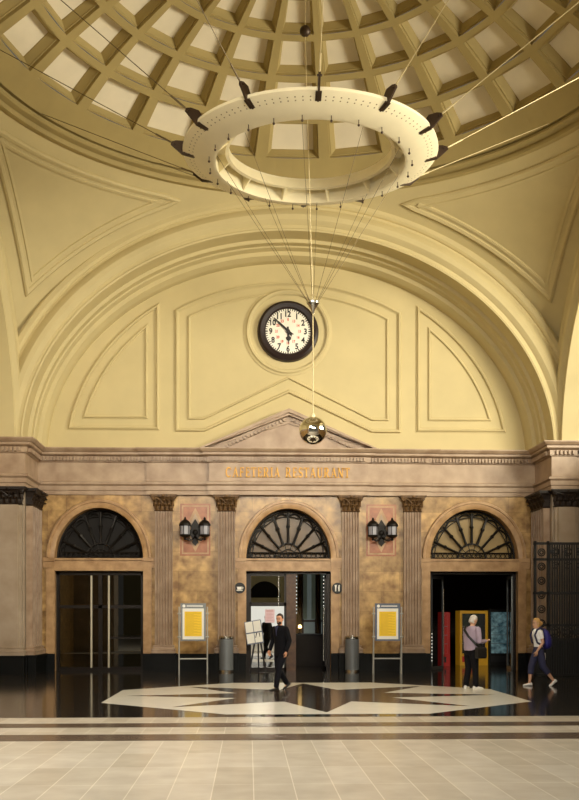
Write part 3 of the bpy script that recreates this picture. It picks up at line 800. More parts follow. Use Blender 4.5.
# ------------------------------------------------------------------ doors
def empty_struct(name, loc, label):
    o = bpy.data.objects.new(name, None); C.objects.link(o); o.location = loc; return struct(o, label)
YD = .28
# left: closed dark glass doors
DW = DWS[0]; d1 = empty_struct('door_1', (DOORX[0], WY+YD, 0), 'closed dark glass doors of the left doorway')
mb = MB()
for x in (-DW+.05, DW-.05): mb.box(x-.05, x+.05, -.06, .06, 0, DTOP)
mb.box(-DW, DW, -.06, .06, DTOP-.12, DTOP); mb.box(-DW, DW, -.05, .05, 1.95, 2.05); mb.box(-DW, DW, -.05, .05, 0, .12)
mb.box(-.06, .06, -.05, .05, .12, DTOP-.1)
mb.box(.25, DW, -.05, .05, 1.0, 1.06)
mb.obj('frame', M['bronze'], d1)
mb = MB(); mb.quad((-DW, 0, .1), (DW, 0, .1), (DW, 0, DTOP-.1), (-DW, 0, DTOP-.1)); mb.obj('glass', M['glass_dark'], d1)
for x in (-.27, .27):
    mb = MB(); mb.tube([(x, -.09, .1), (x, -.09, DTOP-.14)], .032, 8)
    for z in (.5, 1.5, 2.6): mb.tube([(x, -.09, z), (x, 0, z)], .012, 6)
    mb.obj('pull_bar', M['pull'], d1)
# centre: left leaf of reflecting glass, right leaf open
DW = DWS[1]; d2 = empty_struct('door_2', (0, WY+YD, 0), 'half open glazed doors of the central doorway')
mb = MB()
for x0, x1 in ((-DW, -DW+.1), (DW-.12, DW)): mb.box(x0, x1, -.06, .06, 0, DTOP)
mb.box(-DW, DW, -.06, .06, DTOP-.08, DTOP); mb.obj('frame', M['bronze'], d2)
mb = MB(); x0, x1 = -DW+.1, -.06
mb.box(x0, x0+.05, -.05, .05, 0, DTOP-.08); mb.box(x1-.07, x1, -.05, .05, 0, DTOP-.08); mb.box(x0, x1, -.05, .05, 2.02, 2.14); mb.box(x0, x1, -.05, .05, 0, .1); mb.box(x0, x1, -.05, .05, DTOP-.14, DTOP-.08)
lf = mb.obj('leaf', M['bronze'], d2)
mb = MB(); mb.quad((x0, 0, .1), (x1, 0, .1), (x1, 0, DTOP-.1), (x0, 0, DTOP-.1)); mb.obj('glass', M['glass'], lf)
mb = MB(); mb.tube([(-.3, -.08, 2.0), (-.3, -.08, DTOP-.15)], .014, 6); mb.obj('rail', M['chrome'], lf)
mb = MB(); mb.box(-.06, .24, -.05, .06, 0, DTOP-.08); mb.box(-.03, .21, -.06, -.05, .2, 1.1); mb.box(-.03, .21, -.06, -.05, 1.25, 2.9); mb.obj('post_panel', M['wood'], d2)
mb = MB(); x = DW-.14; mb.box(x-.03, x+.03, .06, 1.1, 0, .12); mb.box(x-.03, x+.03, .06, 1.1, DTOP-.2, DTOP-.1); mb.box(x-.03, x+.03, .06, .14, 0, DTOP-.1); mb.box(x-.03, x+.03, 1.02, 1.1, 0, DTOP-.1)
l2 = mb.obj('open_leaf', M['bronze'], d2); mb = MB(); mb.quad((x, .1, .1), (x, 1.05, .1), (x, 1.05, DTOP-.2), (x, .1, DTOP-.2)); mb.obj('glass', M['glass_clear'], l2)
mb = MB(); mb.tube([(x-.06, .1, .3), (x-.06, .1, 2.0)], .013, 6); mb.obj('handle', M['chrome'], l2)
# right: both leaves swung inwards
DW = DWS[2]; d3 = empty_struct('door_3', (DOORX[2], WY+YD, 0), 'wide open glass doors of the right doorway')
mb = MB()
for x0, x1 in ((-DW, -DW+.08), (DW-.08, DW)): mb.box(x0, x1, -.06, .06, 0, DTOP)
mb.box(-DW, DW, -.06, .06, DTOP-.08, DTOP); mb.obj('frame', M['bronze'], d3)
for sg in (-1, 1):
    mb = MB(); p = Vector((sg*(DW-.1), .06, 0))
    mt = Matrix.Translation(p) @ Matrix.Rotation(R(58) if sg < 0 else R(84), 4, 'Z')
    for a, b, c_, e_ in ((0, .05, 0, 3.0), (.95, 1.0, 0, 3.0), (0, 1, 0, .1), (0, 1, 2.9, 3.0)): mb.box(a, b, -.025, .025, c_, e_, mtx=mt)
    lf = mb.obj('leaf', M['steel'], d3)
    mb = MB(); mb.quad(*[tuple(mt @ Vector(q)) for q in ((.05, 0, .1), (.95, 0, .1), (.95, 0, 2.9), (.05, 0, 2.9))]); mb.obj('glass', M['glass_clear'], lf)
    mb = MB(); mb.tube([mt @ Vector((.9, -.06, .3)), mt @ Vector((.9, -.06, 2.6))], .018, 6); mb.obj('handle', M['chrome'], lf)

# ------------------------------------------------------------------ rooms behind the doors
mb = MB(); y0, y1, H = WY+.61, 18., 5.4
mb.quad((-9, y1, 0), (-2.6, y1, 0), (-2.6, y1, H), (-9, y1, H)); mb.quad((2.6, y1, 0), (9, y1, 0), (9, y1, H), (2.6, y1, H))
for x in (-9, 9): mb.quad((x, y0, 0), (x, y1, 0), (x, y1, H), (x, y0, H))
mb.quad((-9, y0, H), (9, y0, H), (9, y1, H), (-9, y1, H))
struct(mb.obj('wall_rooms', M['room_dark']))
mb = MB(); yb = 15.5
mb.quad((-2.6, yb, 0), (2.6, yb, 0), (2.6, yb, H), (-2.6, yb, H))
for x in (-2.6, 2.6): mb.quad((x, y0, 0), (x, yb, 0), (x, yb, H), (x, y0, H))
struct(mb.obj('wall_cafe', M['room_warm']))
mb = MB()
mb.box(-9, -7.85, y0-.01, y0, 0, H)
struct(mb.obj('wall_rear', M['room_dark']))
# café windows at the back
for k, x in enumerate((.98, 1.62)):
    w = empty_struct('window_%d' % (4+k), (x, yb-.06, 0), 'tall curtained café window seen through the open central door')
    mb = MB(); a = .24
    for u in (-a, a): mb.box(u-.035, u+.035, -.05, .05, .7, 3.6)
    for z in (.7, 1.5, 3.56): mb.box(-a, a, -.05, .05, z, z+.07)
    mb.obj('window_frame', M['wood'], w)
    mb = MB(); mb.quad((-a, .02, .7), (a, .02, .7), (a, .02, 3.6), (-a, .02, 3.6)); mb.obj('pane', M['day_pane'], w)
    for sg in (-1, 1):
        mb = MB(); pts = []
        rows = []
        for q in range(9):
            xx = sg*(.08+q*.018); rows.append([(xx, -.05-.02*(q % 2), 1.6), (xx, -.05-.02*(q % 2), 3.55)])
        mb.loft(rows, closed=False, caps=False); mb.obj('curtain', M['curtain'], w)
# bar counter with lamp in the café
bc = thing('bar_counter', 'dark bar counter inside the café behind the open door', 'counter', (1.2, 13.2, 0))
mb = MB(); mb.box(-.9, .9, -.25, .25, .08, 1.05); mb.box(-.85, .85, -.2, .2, 0, .08)
for q in range(4): mb.box(-.84+q*.43, -.45+q*.43, -.27, -.25, .2, .95)
mb.obj('body', M['room_dark'], bc); mb = MB(); mb.box(-.98, .98, -.33, .3, 1.05, 1.11); mb.obj('counter_top', M['black'], bc)
tl = thing('table_lamp', 'small glowing lamp on the café counter', 'lamp', (.52, 13.1, 1.11))
mb = MB(); mb.lathe([(.07, 0), (.07, .02), (.015, .04), (.012, .2)], (0, 0, 0), 14); mb.obj('stand', M['black'], tl)
mb = MB(); mb.lathe([(.055, .19), (.06, .22), (.045, .29), (.02, .3)], (0, 0, 0), 14); mb.obj('lamp_shade', M['warm_bulb'], tl, smooth=50)
# strings of small bulbs
def light_string(x, y, z0_, z1_, n, label):
    t = thing('light_string', label, 'light string', (x, y, z0_), 0, 'strings of small white bulbs')
    mb = MB(); mb.tube([(0, 0, 0), (0, 0, z1_-z0_)], .006, 5); mb.obj('cord', M['black'], t)
    for i in range(n):
        mb = MB(); mb.ball((0, -.015, (i+.5)*(z1_-z0_)/n), .02, 5); mb.obj('bulb', M['string_bulb'], t, smooth=60)
light_string(.27, WY+.5, 1.75, 3.02, 11, 'string of white bulbs left of the café windows')
light_string(1.13, WY+.5, 1.75, 3.02, 11, 'string of white bulbs right of the café windows')
light_string(4.52, WY+.14, .25, 1.2, 9, 'string of white bulbs at the left edge of the right doorway')

# machines in the right room
def machine(x, y, w, h, casing, front, label, name='vending_machine', cat='vending machine', rz=0, side=.3):
    t = thing(name, label, cat, (x, y, 0), rz)
    mb = MB(); f = .1
    mb.box(-w/2, w/2, -.3, .4, 0, h)
    for a, b, c_, d_ in ((-w/2, w/2, h-.1, h), (-w/2, w/2, 0, .42), (-w/2, -w/2+.07, .42, h-.1), (w/2-min(.09, side), w/2, .42, h-.1)): mb.box(a, b, -.36, -.3, c_, d_)
    mb.obj('cabinet', casing, t)
    mb = MB(); mb.box(-w/2+.09, w/2-side, -.34, -.3, .42, h-.1); mb.obj('display_window', front, t)
    for z in (.75, 1.05, 1.35):
        mb = MB(); mb.box(-w/2+.09, w/2-side, -.35, -.34, z, z+.02); mb.obj('shelf_edge', M['steel'], t)
    if side > .1:
        mb = MB(); mb.box(w/2-side, w/2-.09, -.345, -.3, .42, h-.1); mb.box(w/2-.25, w/2-.12, -.37, -.345, .95, 1.4); mb.box(w/2-.24, w/2-.13, -.38, -.37, 1.05, 1.1); mb.obj('coin_panel', M['ink'], t)
    mb = MB(); mb.box(-w/2+.08, w/2-max(side+.04, .1), -.37, -.36, .12, .32); mb.obj('delivery_hatch', M['vend_red'] if casing == M['vend_yellow'] else M['ink'], t)
    return t
machine(6.55, 13.4, .98, 1.9, M['vend_yellow'], M['machine_glass'], 'yellow framed vending machine inside the right doorway')
machine(7.62, 13.5, 1.05, 1.95, M['black'], M['cool_light'], 'cool blue lit drinks display inside the right doorway', 'display_fridge', 'fridge', side=.1)
machine(5.5, 13.0, .28, 1.85, M['vend_red'], M['vend_red'], 'narrow red machine behind the left leaf of the right doorway', side=.09)

# ------------------------------------------------------------------ things standing along the wall
def bin_(x, label):
    t = thing('waste_bin', label, 'bin', (x, 9.2, 0), 0, 'grey cylindrical bins')
    mb = MB(); mb.lathe([(.20, .0), (.21, .03), (.215, .06), (.215, 1.02), (.205, 1.03)], (0, 0, 0), 28)
    mb.obj('body', M['bin_grey'], t, smooth=35)
    mb = MB(); mb.lathe([(.215, 1.0), (.225, 1.02), (.225, 1.08), (.2, 1.1), (.15, 1.1), (.14, 1.04), (.01, 1.03)], (0, 0, 0), 28); mb.obj('lid_rim', M['chrome'], t, smooth=35)
    mb = MB(); mb.lathe([(.218, .0), (.218, .06), (.2, .065)], (0, 0, 0), 28); mb.obj('foot_ring', M['chrome'], t, smooth=35)
bin_(-1.93, 'grey cylindrical bin in front of the pilaster left of the central door')
bin_(1.93, 'grey cylindrical bin in front of the pilaster right of the central door')

def stand(x, y, label, header, rz=0):
    t = thing('timetable_stand', label, 'sign stand', (x, y, 0), rz, 'timetable stands')
    hw = .41
    for sg in (-1, 1):
        mb = MB(); mb.tube([(sg*hw, 0, 0), (sg*hw, 0, 1.98)], .02, 8)
        mb.tube([(sg*hw, -.02, 0), (sg*hw, .42, .02)], .018, 6); mb.tube([(sg*hw, .42, .02), (sg*hw, .02, 1.5)], .014, 6)
        for z in (1.1, 1.78): mb.tube([(sg*hw-.045, -.02, z), (sg*hw+.045, -.02, z)], .028, 6)
        mb.obj('leg', M['pale_steel'], t)
    mb = MB(); mb.tube([(-hw, 0, .46), (hw, 0, .46)], .022, 8); mb.obj('crossbar', M['pale_steel'], t)
    mb = MB(); mb.box(-.37, .37, -.03, .03, .98, 2.08); b = mb.obj('board', M['steel'] if header == 'steel' else M['blue_grey'], t)
    mb = MB(); mb.box(-.31, .31, -.036, -.03, 1.03, 1.93); mb.obj('backing_sheet', M['paper'], b)
    mb = MB(); mb.box(-.25, .25, -.042, -.036, 1.12, 1.84); mb.obj('yellow_poster', M['yellow'], b)
    mb = MB()
    for q in range(26): mb.box(-.22, .22-.1*((q*7) % 3), -.044, -.042, 1.15+q*.026, 1.158+q*.026)
    mb.obj('printed_lines', M['line'], b)
    mb = MB(); mb.prism([(-.27+.045*math.cos(2*PI*q/16), 2.0+.045*math.sin(2*PI*q/16)) for q in range(16)], lambda u, v: (u, -.036, v), lambda u, v: (u, -.03, v)); mb.box(-.19, .28, -.036, -.03, 1.985, 2.015); mb.obj('emblem', M['paper'], b)
stand(-2.86, 7.75, 'silver timetable stand with yellow poster under the left lantern', 'steel', R(4))
stand(2.83, 7.75, 'timetable stand with yellow poster and slate header under the right lantern', 'slate', R(-3))

# easel with menu sheets by the central door
ez = thing('menu_easel', 'black tripod easel holding white menu sheets by the central door', 'easel', (-.98, 9.2, 0), R(-8))
for nm, p0, p1 in (('leg', (-.22, -.1, 0), (-.02, 0, 1.2)), ('leg', (.28, -.1, 0), (.06, 0, 1.2)), ('leg', (.0, .36, 0), (.02, .04, 1.2))):
    mb = MB(); mb.tube([p0, p1], .018, 6); mb.obj(nm, M['black'], ez)
mb = MB(); mt = Matrix.Translation((-.05, -.04, .86)) @ Matrix.Rotation(R(-9), 4, 'Y') @ Matrix.Rotation(R(-10), 4, 'X')
mb.box(-.26, .26, -.015, .015, 0, .72, mtx=mt); bd = mb.obj('board', M['blue_grey'], ez)
for z0_, z1_ in ((.03, .33), (.37, .70)):
    mb = MB(); mb.box(-.24, -.01, -.02, -.015, z0_, z1_, mtx=mt); mb.box(.01, .24, -.02, -.015, z0_, z1_, mtx=mt); mb.obj('menu_sheet', M['paper'], bd)

# notice on the glass of the central door
nt_ = thing('notice_sheet', 'pale pink notice taped inside the glass of the central door', 'notice', (-.58, WY+YD-.02, 1.5))
mb = MB(); mb.box(-.15, .15, -.004, .004, 0, .42); mb.obj('sheet', mat('pink notice paper', (226, 196, 204), .7, var=.03), nt_)
mb = MB()
for q in range(6): mb.box(-.11, .11-.05*(q % 2), -.006, -.004, .07+q*.045, .085+q*.045)
mb.box(-.11, .11, -.006, -.004, .35, .39); mb.obj('printed_lines', mat('faded red print', (206, 160, 164), .7), nt_)

# round pictogram plaques
for x, kind, lb in ((-1.52, 'cup', 'round black plaque with white cup left of the central door'), (1.52, 'cutlery', 'round black plaque with white cutlery right of the central door')):
    t = thing('pictogram_plaque', lb, 'plaque', (x, WY, 2.58), 0)
    mb = MB(); mb.prism([(.17*math.cos(2*PI*q/28), .17*math.sin(2*PI*q/28)) for q in range(28)], lambda u, v: (u, -.09, v), lambda u, v: (u, -.04, v)); mb.obj('disc', M['ink'], t)
    mb = MB(); f0 = lambda u, v: (u, -.098, v); f1 = lambda u, v: (u, -.09, v)
    if kind == 'cup':
        mb.prism([(-.09, .04), (-.075, -.05), (.045, -.05), (.06, .04)], f0, f1); mb.prism([(-.11, -.06), (-.1, -.085), (.08, -.085), (.09, -.06)], f0, f1)
        mb.tube([(.05, -.094, .03), (.1, -.094, .02), (.095, -.094, -.02), (.05, -.094, -.03)], .012, 6)
    else:
        mb.prism([(-.07, -.1), (-.04, -.1), (-.035, .02), (-.02, .1), (-.09, .1), (-.075, .02)], f0, f1)
        mb.prism([(.03, -.1), (.065, -.1), (.07, .1), (.035, .09), (.02, .0)], f0, f1)
    mb.obj('pictogram', M['paper'], t)

# iron gate leaf folded back in front of the right pier
gt = thing('iron_gate', 'dark wrought iron gate leaf in front of the right pier', 'gate', (6.76, 6.35, 0))
GW, GH = 2.6, 3.82; mb = MB()
for x in (.05, .42, GW-.05): mb.box(x-.035, x+.035, -.03, .03, 0, GH)
for z in (.05, 1.05, 1.45, 2.35, 3.3, 3.75): mb.box(0, GW, -.03, .03, z-.035, z+.035)
mb.obj('frame', M['gate_iron'], gt)
mb = MB()
for k in range(30): x = .47+k*.07; mb.box(x-.025, x+.025, -.014, .014, .05, GH-.05)
for z0_, nn_, r_ in ((3.52, 6, .11), (1.25, 6, .15), (.55, 4, .0)):
    if r_:
        for k in range(nn_):
            cx = .62+k*.36
            for rr in (r_, r_*.55): mb.tube([(cx+rr*math.cos(a), 0, z0_+rr*math.sin(a)) for a in (2*PI*q/16 for q in range(17))], .02, 5)
for k in range(9):
    z0_ = .3+k*.4
    for rr in (.10, .05): mb.tube([(.235+rr*math.cos(a), 0, z0_+rr*math.sin(a)) for a in (2*PI*q/16 for q in range(17))], .02, 5)
for k in range(6):
    cx = .62+k*.36
    mb.tube([(cx+.12*(1-q/22)*math.cos(q*.55), 0, 3.12+.12*(1-q/22)*math.sin(q*.55)) for q in range(20)], .016, 5)
mb.obj('scrollwork', M['gate_iron'], gt)
mb = MB(); mb.box(.08, GW-.08, .02, .03, .08, 1.02); mb.obj('kick_panel', M['gate_iron'], gt)

# ------------------------------------------------------------------ people
def remesh(mb_list, name, mt, voxel, parent, smooth_it=4):
    """union of overlapping closed pieces into one continuous skin"""
    mb = MB()
    for p in mb_list: mb.add(p.v, p.f)
    o = mb.obj(name, mt)
    m1 = o.modifiers.new('r', 'REMESH'); m1.mode = 'VOXEL'; m1.voxel_size = voxel; m1.use_smooth_shade = True
    m2 = o.modifiers.new('s', 'SMOOTH'); m2.factor = .5; m2.iterations = smooth_it
    dg = bpy.context.evaluated_depsgraph_get()
    me = bpy.data.meshes.new_from_object(o.evaluated_get(dg)); me.name = name
    old = o.data; o.modifiers.clear(); o.data = me; bpy.data.meshes.remove(old)
    if not me.materials: me.materials.append(mt)
    for p in me.polygons: p.use_smooth = True
    o.parent = parent
    return o
def rings_torso(rows, lean=(0, 0)):
    """rows of (z, half width, half depth, y shift)"""
    mb = MB(); rg = []
    for z, a, b, ys in rows:
        rg.append([(a*math.cos(2*PI*k/20)*(1), ys+b*math.sin(2*PI*k/20), z) for k in range(20)])
    mb.loft(rg); return mb
def limb(pts, rad, n=12): 
    mb = MB(); mb.tube(pts, rad, n)
    mb.ball(pts[0], rad[0]*.98, 6); mb.ball(pts[-1], rad[-1]*.98, 6); return mb
def hand_pieces(wr, dirv, palm_n, side, curl):
    """palm, four unequal fingers and a thumb from the side of the palm"""
    d = Vector(dirv).normalized(); nrm = Vector(palm_n).normalized(); lat = d.cross(nrm).normalized()*side
    w = Vector(wr); out = []
    pm = MB(); rg = []
    for f, a, b in ((0, .024, .018), (.03, .034, .016), (.065, .041, .014), (.09, .040, .012)):
        c = w+d*f; rg.append([tuple(c+lat*a*math.cos(2*PI*k/12)+nrm*b*math.sin(2*PI*k/12)) for k in range(12)])
    pm.loft(rg); out.append(pm)
    for i, L in enumerate((.072, .080, .075, .058)):
        b0 = w+d*.086+lat*(.03-.02*i); dd = d+lat*(.08-.05*i); pts = [b0-d*.02, b0]; p = b0; ang = 0
        for s_ in (.42, .33, .25):
            ang += curl
            dirn = (dd*math.cos(ang)+nrm*math.sin(ang)).normalized(); p = p+dirn*L*s_; pts.append(p)
        out.append(limb(pts, [.009, .009, .0085, .008, .007], 8))
    b0 = w+d*.03+lat*.026; pts = [b0, b0+lat*.022+d*.018+nrm*.006, b0+lat*.032+d*.045+nrm*.016, b0+lat*.030+d*.068+nrm*.024]
    out.append(limb(pts, [.013, .012, .010, .008], 8))
    return out
def head_pieces(c, yaw, tilt):
    """c = centre of the skull; yaw turns left, tilt nods down; returns pieces and the head matrix"""
    mt = Matrix.Translation(c) @ Matrix.Rotation(yaw, 4, 'Z') @ Matrix.Rotation(-tilt, 4, 'X')
    out = []
    sk = MB(); rg = []
    for z, a, b, ys in ((-.125, .022, .026, .045), (-.118, .04, .045, .035), (-.10, .052, .062, .022), (-.07, .062, .078, .008), (-.03, .070, .088, .0), (.01, .076, .094, -.004), (.045, .076, .094, -.008), (.075, .068, .085, -.01), (.10, .048, .062, -.012), (.115, .02, .028, -.012)):
        rg.append([tuple(mt @ Vector((a*math.cos(2*PI*k/20), ys+b*math.sin(2*PI*k/20), z))) for k in range(20)])
    sk.loft(rg); out.append(sk)
    ns = MB(); ns.loft([[tuple(mt @ Vector(q)) for q in ((-.008, .078, .02), (.008, .078, .02), (.0, .092, .02))], [tuple(mt @ Vector(q)) for q in ((-.016, .076, -.03), (.016, .076, -.03), (0, .114, -.026))], [tuple(mt @ Vector(q)) for q in ((-.012, .07, -.042), (.012, .07, -.042), (0, .095, -.042))]]); out.append(ns)
    for sg in (-1, 1):
        er = MB(); er.ball(tuple(mt @ Vector((sg*.078, -.012, -.012))), .032, 8, sx=.35, sy=.62, sz=1.0, mtx=Matrix.Rotation(yaw, 4, 'Z')); out.append(er)
    lp = MB(); lp.ball(tuple(mt @ Vector((0, .082, -.072))), .022, 6, sx=1, sy=.6, sz=.5, mtx=Matrix.Rotation(yaw, 4, 'Z')); out.append(lp)
    return out, mt
def face_bits(parent, mt, eye_y=.0):
    for sg in (-1, 1):
        mb = MB(); mb.ball(tuple(mt @ Vector((sg*.03, .082, .004))), .0105, 6, sx=1.3); mb.obj('eye', M['eye'], parent)
        mb = MB(); mb.tube([mt @ Vector((sg*.015, .092, .024)), mt @ Vector((sg*.03, .092, .029)), mt @ Vector((sg*.048, .08, .024))], .005, 6); mb.obj('eyebrow', M['hair_dark'], parent)
    mb = MB(); mb.tube([mt @ Vector((-.022, .088, -.073)), mt @ Vector((0, .096, -.071)), mt @ Vector((.022, .088, -.073))], [.004, .006, .004], 6); mb.obj('mouth', M['lip'], parent)
def hair_cap(parent, mt, m, low=-.03, front=.045, thick=.012, name='hair'):
    mb = MB(); rg = []
    for z, a, b, ys in ((low-.03, .066, .07, -.028), (low, .076, .084, -.022), (.01, .082, .092, -.016), (.05, .084, .094, -.014), (.08, .076, .084, -.012), (.108, .054, .062, -.012), (.128, .02, .03, -.012)):
        rg.append([])
        for k in range(24):
            ang = 2*PI*k/24; x = a*math.cos(ang); y = b*math.sin(ang)+ys
            if z < front: y = min(y, .012+.03*(z-low)/max(.01, front-low))     # hairline: open at the face
            rg[-1].append(tuple(mt @ Vector((x, y, z))))
    mb.loft(rg); return mb.obj(name, m, parent, smooth=70)
def shoe(p_ankle, yaw, m, parent, pitch=0., name='shoe', L=.27):
    mt = Matrix.Translation(p_ankle) @ Matrix.Rotation(yaw, 4, 'Z') @ Matrix.Rotation(pitch, 4, 'X')
    mb = MB(); rg = []
    for y, a, z1 in ((-.075, .028, .06), (-.06, .036, .085), (-.02, .038, .10), (.04, .042, .075), (.10, .047, .058), (.15, .045, .05), (.185, .03, .04), (.195, .012, .03)):
        ring = []
        for k in range(12):
            an = 2*PI*k/12; zz = (z1/2)+(z1/2)*math.sin(an); ring.append(tuple(mt @ Vector((a*math.cos(an), y*L/.27, zz-.085))))
        rg.append(ring)
    mb.loft(rg); return mb.obj(name, m, parent, smooth=60)

def person(loc, rz, label, P, cfg):
    """P: joints in local metres (x right, y forward, z up)"""
    t = thing('person', label, 'person', loc, rz)
    sc_ = cfg['h']/1.75
    body = []
    tw = cfg.get('tw', 1.)
    rows = [(P['hip'], .145*tw, .10, 0), (P['hip']+.08, .155*tw, .105, 0), (P['hip']+.18, .135*tw, .095, P['lean']*.25), (P['hip']+.32, .15*tw, .105, P['lean']*.55), (P['sh']-.10, .165*tw, .11, P['lean']*.9), (P['sh']-.02, .15*tw, .085, P['lean']), (P['sh']+.03, .07, .06, P['lean'])]
    body.append(rings_torso(rows))
    hc = Vector(P['head'])
    body.append(limb([(0, P['lean'], P['sh']-.02), (hc.x*.5, (P['lean']+hc.y)/2-.005, P['sh']+.06), (hc.x, hc.y-.015, hc.z-.07)], [.06, .052, .05]))
    hp, hm = head_pieces(hc, P['yaw'], P['nod']); body += hp
    for sd in 'LR':
        sg = 1 if sd == 'R' else -1
        s_, e_, w_ = [Vector(P[sd+k]) for k in ('s', 'e', 'w')]
        body.append(limb([s_, s_.lerp(e_, .4), e_, e_.lerp(w_, .35), w_], [.052, .046, .037, .038, .025]))
        body += hand_pieces(w_, P[sd+'hd'], P[sd+'hn'], P.get(sd+'side', sg), P.get(sd+'curl', .35))
        h_, k_, a_ = [Vector(P[sd+k]) for k in ('h', 'k', 'a')]
        body.append(limb([h_, h_.lerp(k_, .4), k_, k_.lerp(a_, .35), a_], [.085, .074, .05, .052, .033]))
        yaw = P.get(sd+'fy', 0.); mt = Matrix.Translation(a_) @ Matrix.Rotation(yaw, 4, 'Z') @ Matrix.Rotation(P.get(sd+'fp', 0.), 4, 'X')
        body.append(limb([mt @ Vector((0, -.04, -.04)), mt @ Vector((0, .05, -.045)), mt @ Vector((0, .14, -.06))], [.033, .034, .022]))
    b = remesh(body, 'body', cfg['skin'], .0075, t, 3)
    face_bits(b, hm)
    return t, hm
def sleeve(P, sd, r0, to=1.):
    s_, e_, w_ = [Vector(P[sd+k]) for k in ('s', 'e', 'w')]
    if to >= 1: return limb([s_, s_.lerp(e_, .4), e_, e_.lerp(w_, .4), w_.lerp(e_, .06)], [r0, r0*.95, r0*.82, r0*.78, r0*.66])
    return limb([s_, s_.lerp(e_, to)], [r0, r0*.95])
def leg_cloth(P, sd, r0, r1, to=.95):
    h_, k_, a_ = [Vector(P[sd+k]) for k in ('h', 'k', 'a')]
    pts = [h_, h_.lerp(k_, .5), k_]; rad = [r0, (r0+r1)/2+.012, r1+.012]
    if to > 0: pts += [k_.lerp(a_, .5), k_.lerp(a_, to)]; rad += [r1+.006, r1]
    return limb(pts, rad)

# man in the dark suit, striding to the left
P = dict(hip=.90, sh=1.45, lean=.03, head=(0, .045, 1.635), yaw=R(20), nod=R(4),
         Ls=(-.19, .03, 1.41), Le=(-.25, -.03, 1.13), Lw=(-.23, .06, .90), Lhd=(0, .12, -1), Lhn=(.9, .2, 0),
         Rs=(.19, .03, 1.41), Re=(.26, .02, 1.13), Rw=(.22, .14, .92), Rhd=(0, .3, -1), Rhn=(-.9, .2, 0),
         Lh=(-.09, 0, .90), Lk=(-.09, .16, .50), La=(-.08, .24, .085), Rh=(.09, 0, .90), Rk=(.09, .02, .49), Ra=(.09, -.28, .14), Rfp=R(-32))
t, hm = person((-.50, 1.34, 0), math.atan2(-.68, -.73)-PI/2, 'man in dark suit striding across the floor star before the central door', P, dict(h=1.77, skin=M['skin']))
jk = [rings_torso([(.78, .19, .145, .0), (.90, .185, .135, 0), (1.08, .17, .125, .01), (1.25, .185, .13, .02), (1.38, .195, .125, .03), (1.45, .16, .10, .03), (1.49, .075, .07, .03)]), sleeve(P, 'L', .066), sleeve(P, 'R', .066)]
remesh(jk, 'jacket', M['suit'], .012, t)
mb = MB(); mb.prism([(-.035, 1.47), (.035, 1.47), (.0, 1.25)], lambda u, v: (u, .165, v), lambda u, v: (u, .10, v)); mb.obj('shirt_front', M['navy'], t)
remesh([rings_torso([(.80, .15, .11, 0), (.95, .16, .115, 0), (1.02, .14, .1, 0)]), leg_cloth(P, 'L', .10, .062), leg_cloth(P, 'R', .10, .062)], 'trousers', M['trouser'], .012, t)
shoe(Vector(P['La'])+Vector((0, 0, 0)), 0, M['shoe_black'], t); shoe(P['Ra'], 0, M['shoe_black'], t, R(-32))
hair_cap(t, hm, M['hair_dark'], low=-.02, front=.055)
mb = MB(); mb.loft([[tuple(hm @ Vector((x*s_, y, z))) for x, y in ((-.056, .03), (-.045, .066), (-.02, .088), (.02, .088), (.045, .066), (.056, .03))] for s_, z in ((1.05, -.055), (1.0, -.085), (.85, -.112), (.5, -.13))], caps=False, closed=False)
mb.obj('beard', M['hair_dark'], t, smooth=60)

# older man in a lilac shirt looking down at what he holds, seen from behind
P = dict(hip=.90, sh=1.43, lean=.03, head=(0, .075, 1.60), yaw=R(-8), nod=R(28),
         Ls=(-.20, .03, 1.39), Le=(-.25, .06, 1.10), Lw=(-.10, .30, 1.10), Lhd=(.5, .9, .05), Lhn=(0, 0, 1), Lside=-1, Lcurl=.3,
         Rs=(.20, .03, 1.39), Re=(.27, .02, 1.10), Rw=(.16, .30, 1.12), Rhd=(-.3, .95, .05), Rhn=(0, 0, 1), Rcurl=.3,
         Lh=(-.09, 0, .90), Lk=(-.11, .02, .49), La=(-.15, -.02, .085), Rh=(.09, 0, .90), Rk=(.11, .03, .49), Ra=(.14, .02, .085), Lfy=R(30), Rfy=R(-12))
t, hm = person((3.93, 1.46, 0), math.atan2(.5, .86)-PI/2, 'grey haired man in lilac shirt and dark trousers standing at the right of the star', P, dict(h=1.75, skin=M['skin2'], tw=1.08))
remesh([rings_torso([(.90, .185, .14, 0), (1.0, .195, .15, .0), (1.15, .19, .145, .01), (1.28, .20, .14, .02), (1.38, .205, .125, .03), (1.43, .16, .10, .03), (1.475, .075, .07, .035)]), sleeve(P, 'L', .072), sleeve(P, 'R', .072)], 'shirt', M['shirt'], .012, t)
remesh([rings_torso([(.80, .16, .125, 0), (.90, .18, .135, 0), (.99, .185, .14, 0)]), leg_cloth(P, 'L', .11, .068), leg_cloth(P, 'R', .11, .068)], 'trousers', M['suit'], .012, t)
shoe(P['La'], R(30), M['shoe_white'], t); shoe(P['Ra'], R(-12), M['shoe_white'], t)
hair_cap(t, hm, M['hair_grey'], low=-.05, front=.10)
man2 = t
mw = man2.matrix_basis
bg = thing('shoulder_bag', 'dark shoulder bag worn across the back of the man in lilac', 'bag', man2.location, man2.rotation_euler.z)
mb = MB(); mb.tube([(.25, .06, .98), (.22, -.06, 1.06), (.06, -.145, 1.24), (-.1, -.115, 1.38), (-.13, -.05, 1.465), (-.13, .06, 1.46), (-.07, .165, 1.34), (.06, .18, 1.2), (.2, .13, 1.04), (.26, .09, .98)], .014, 8, flat=2.); mb.obj('strap', M['ink'], bg)
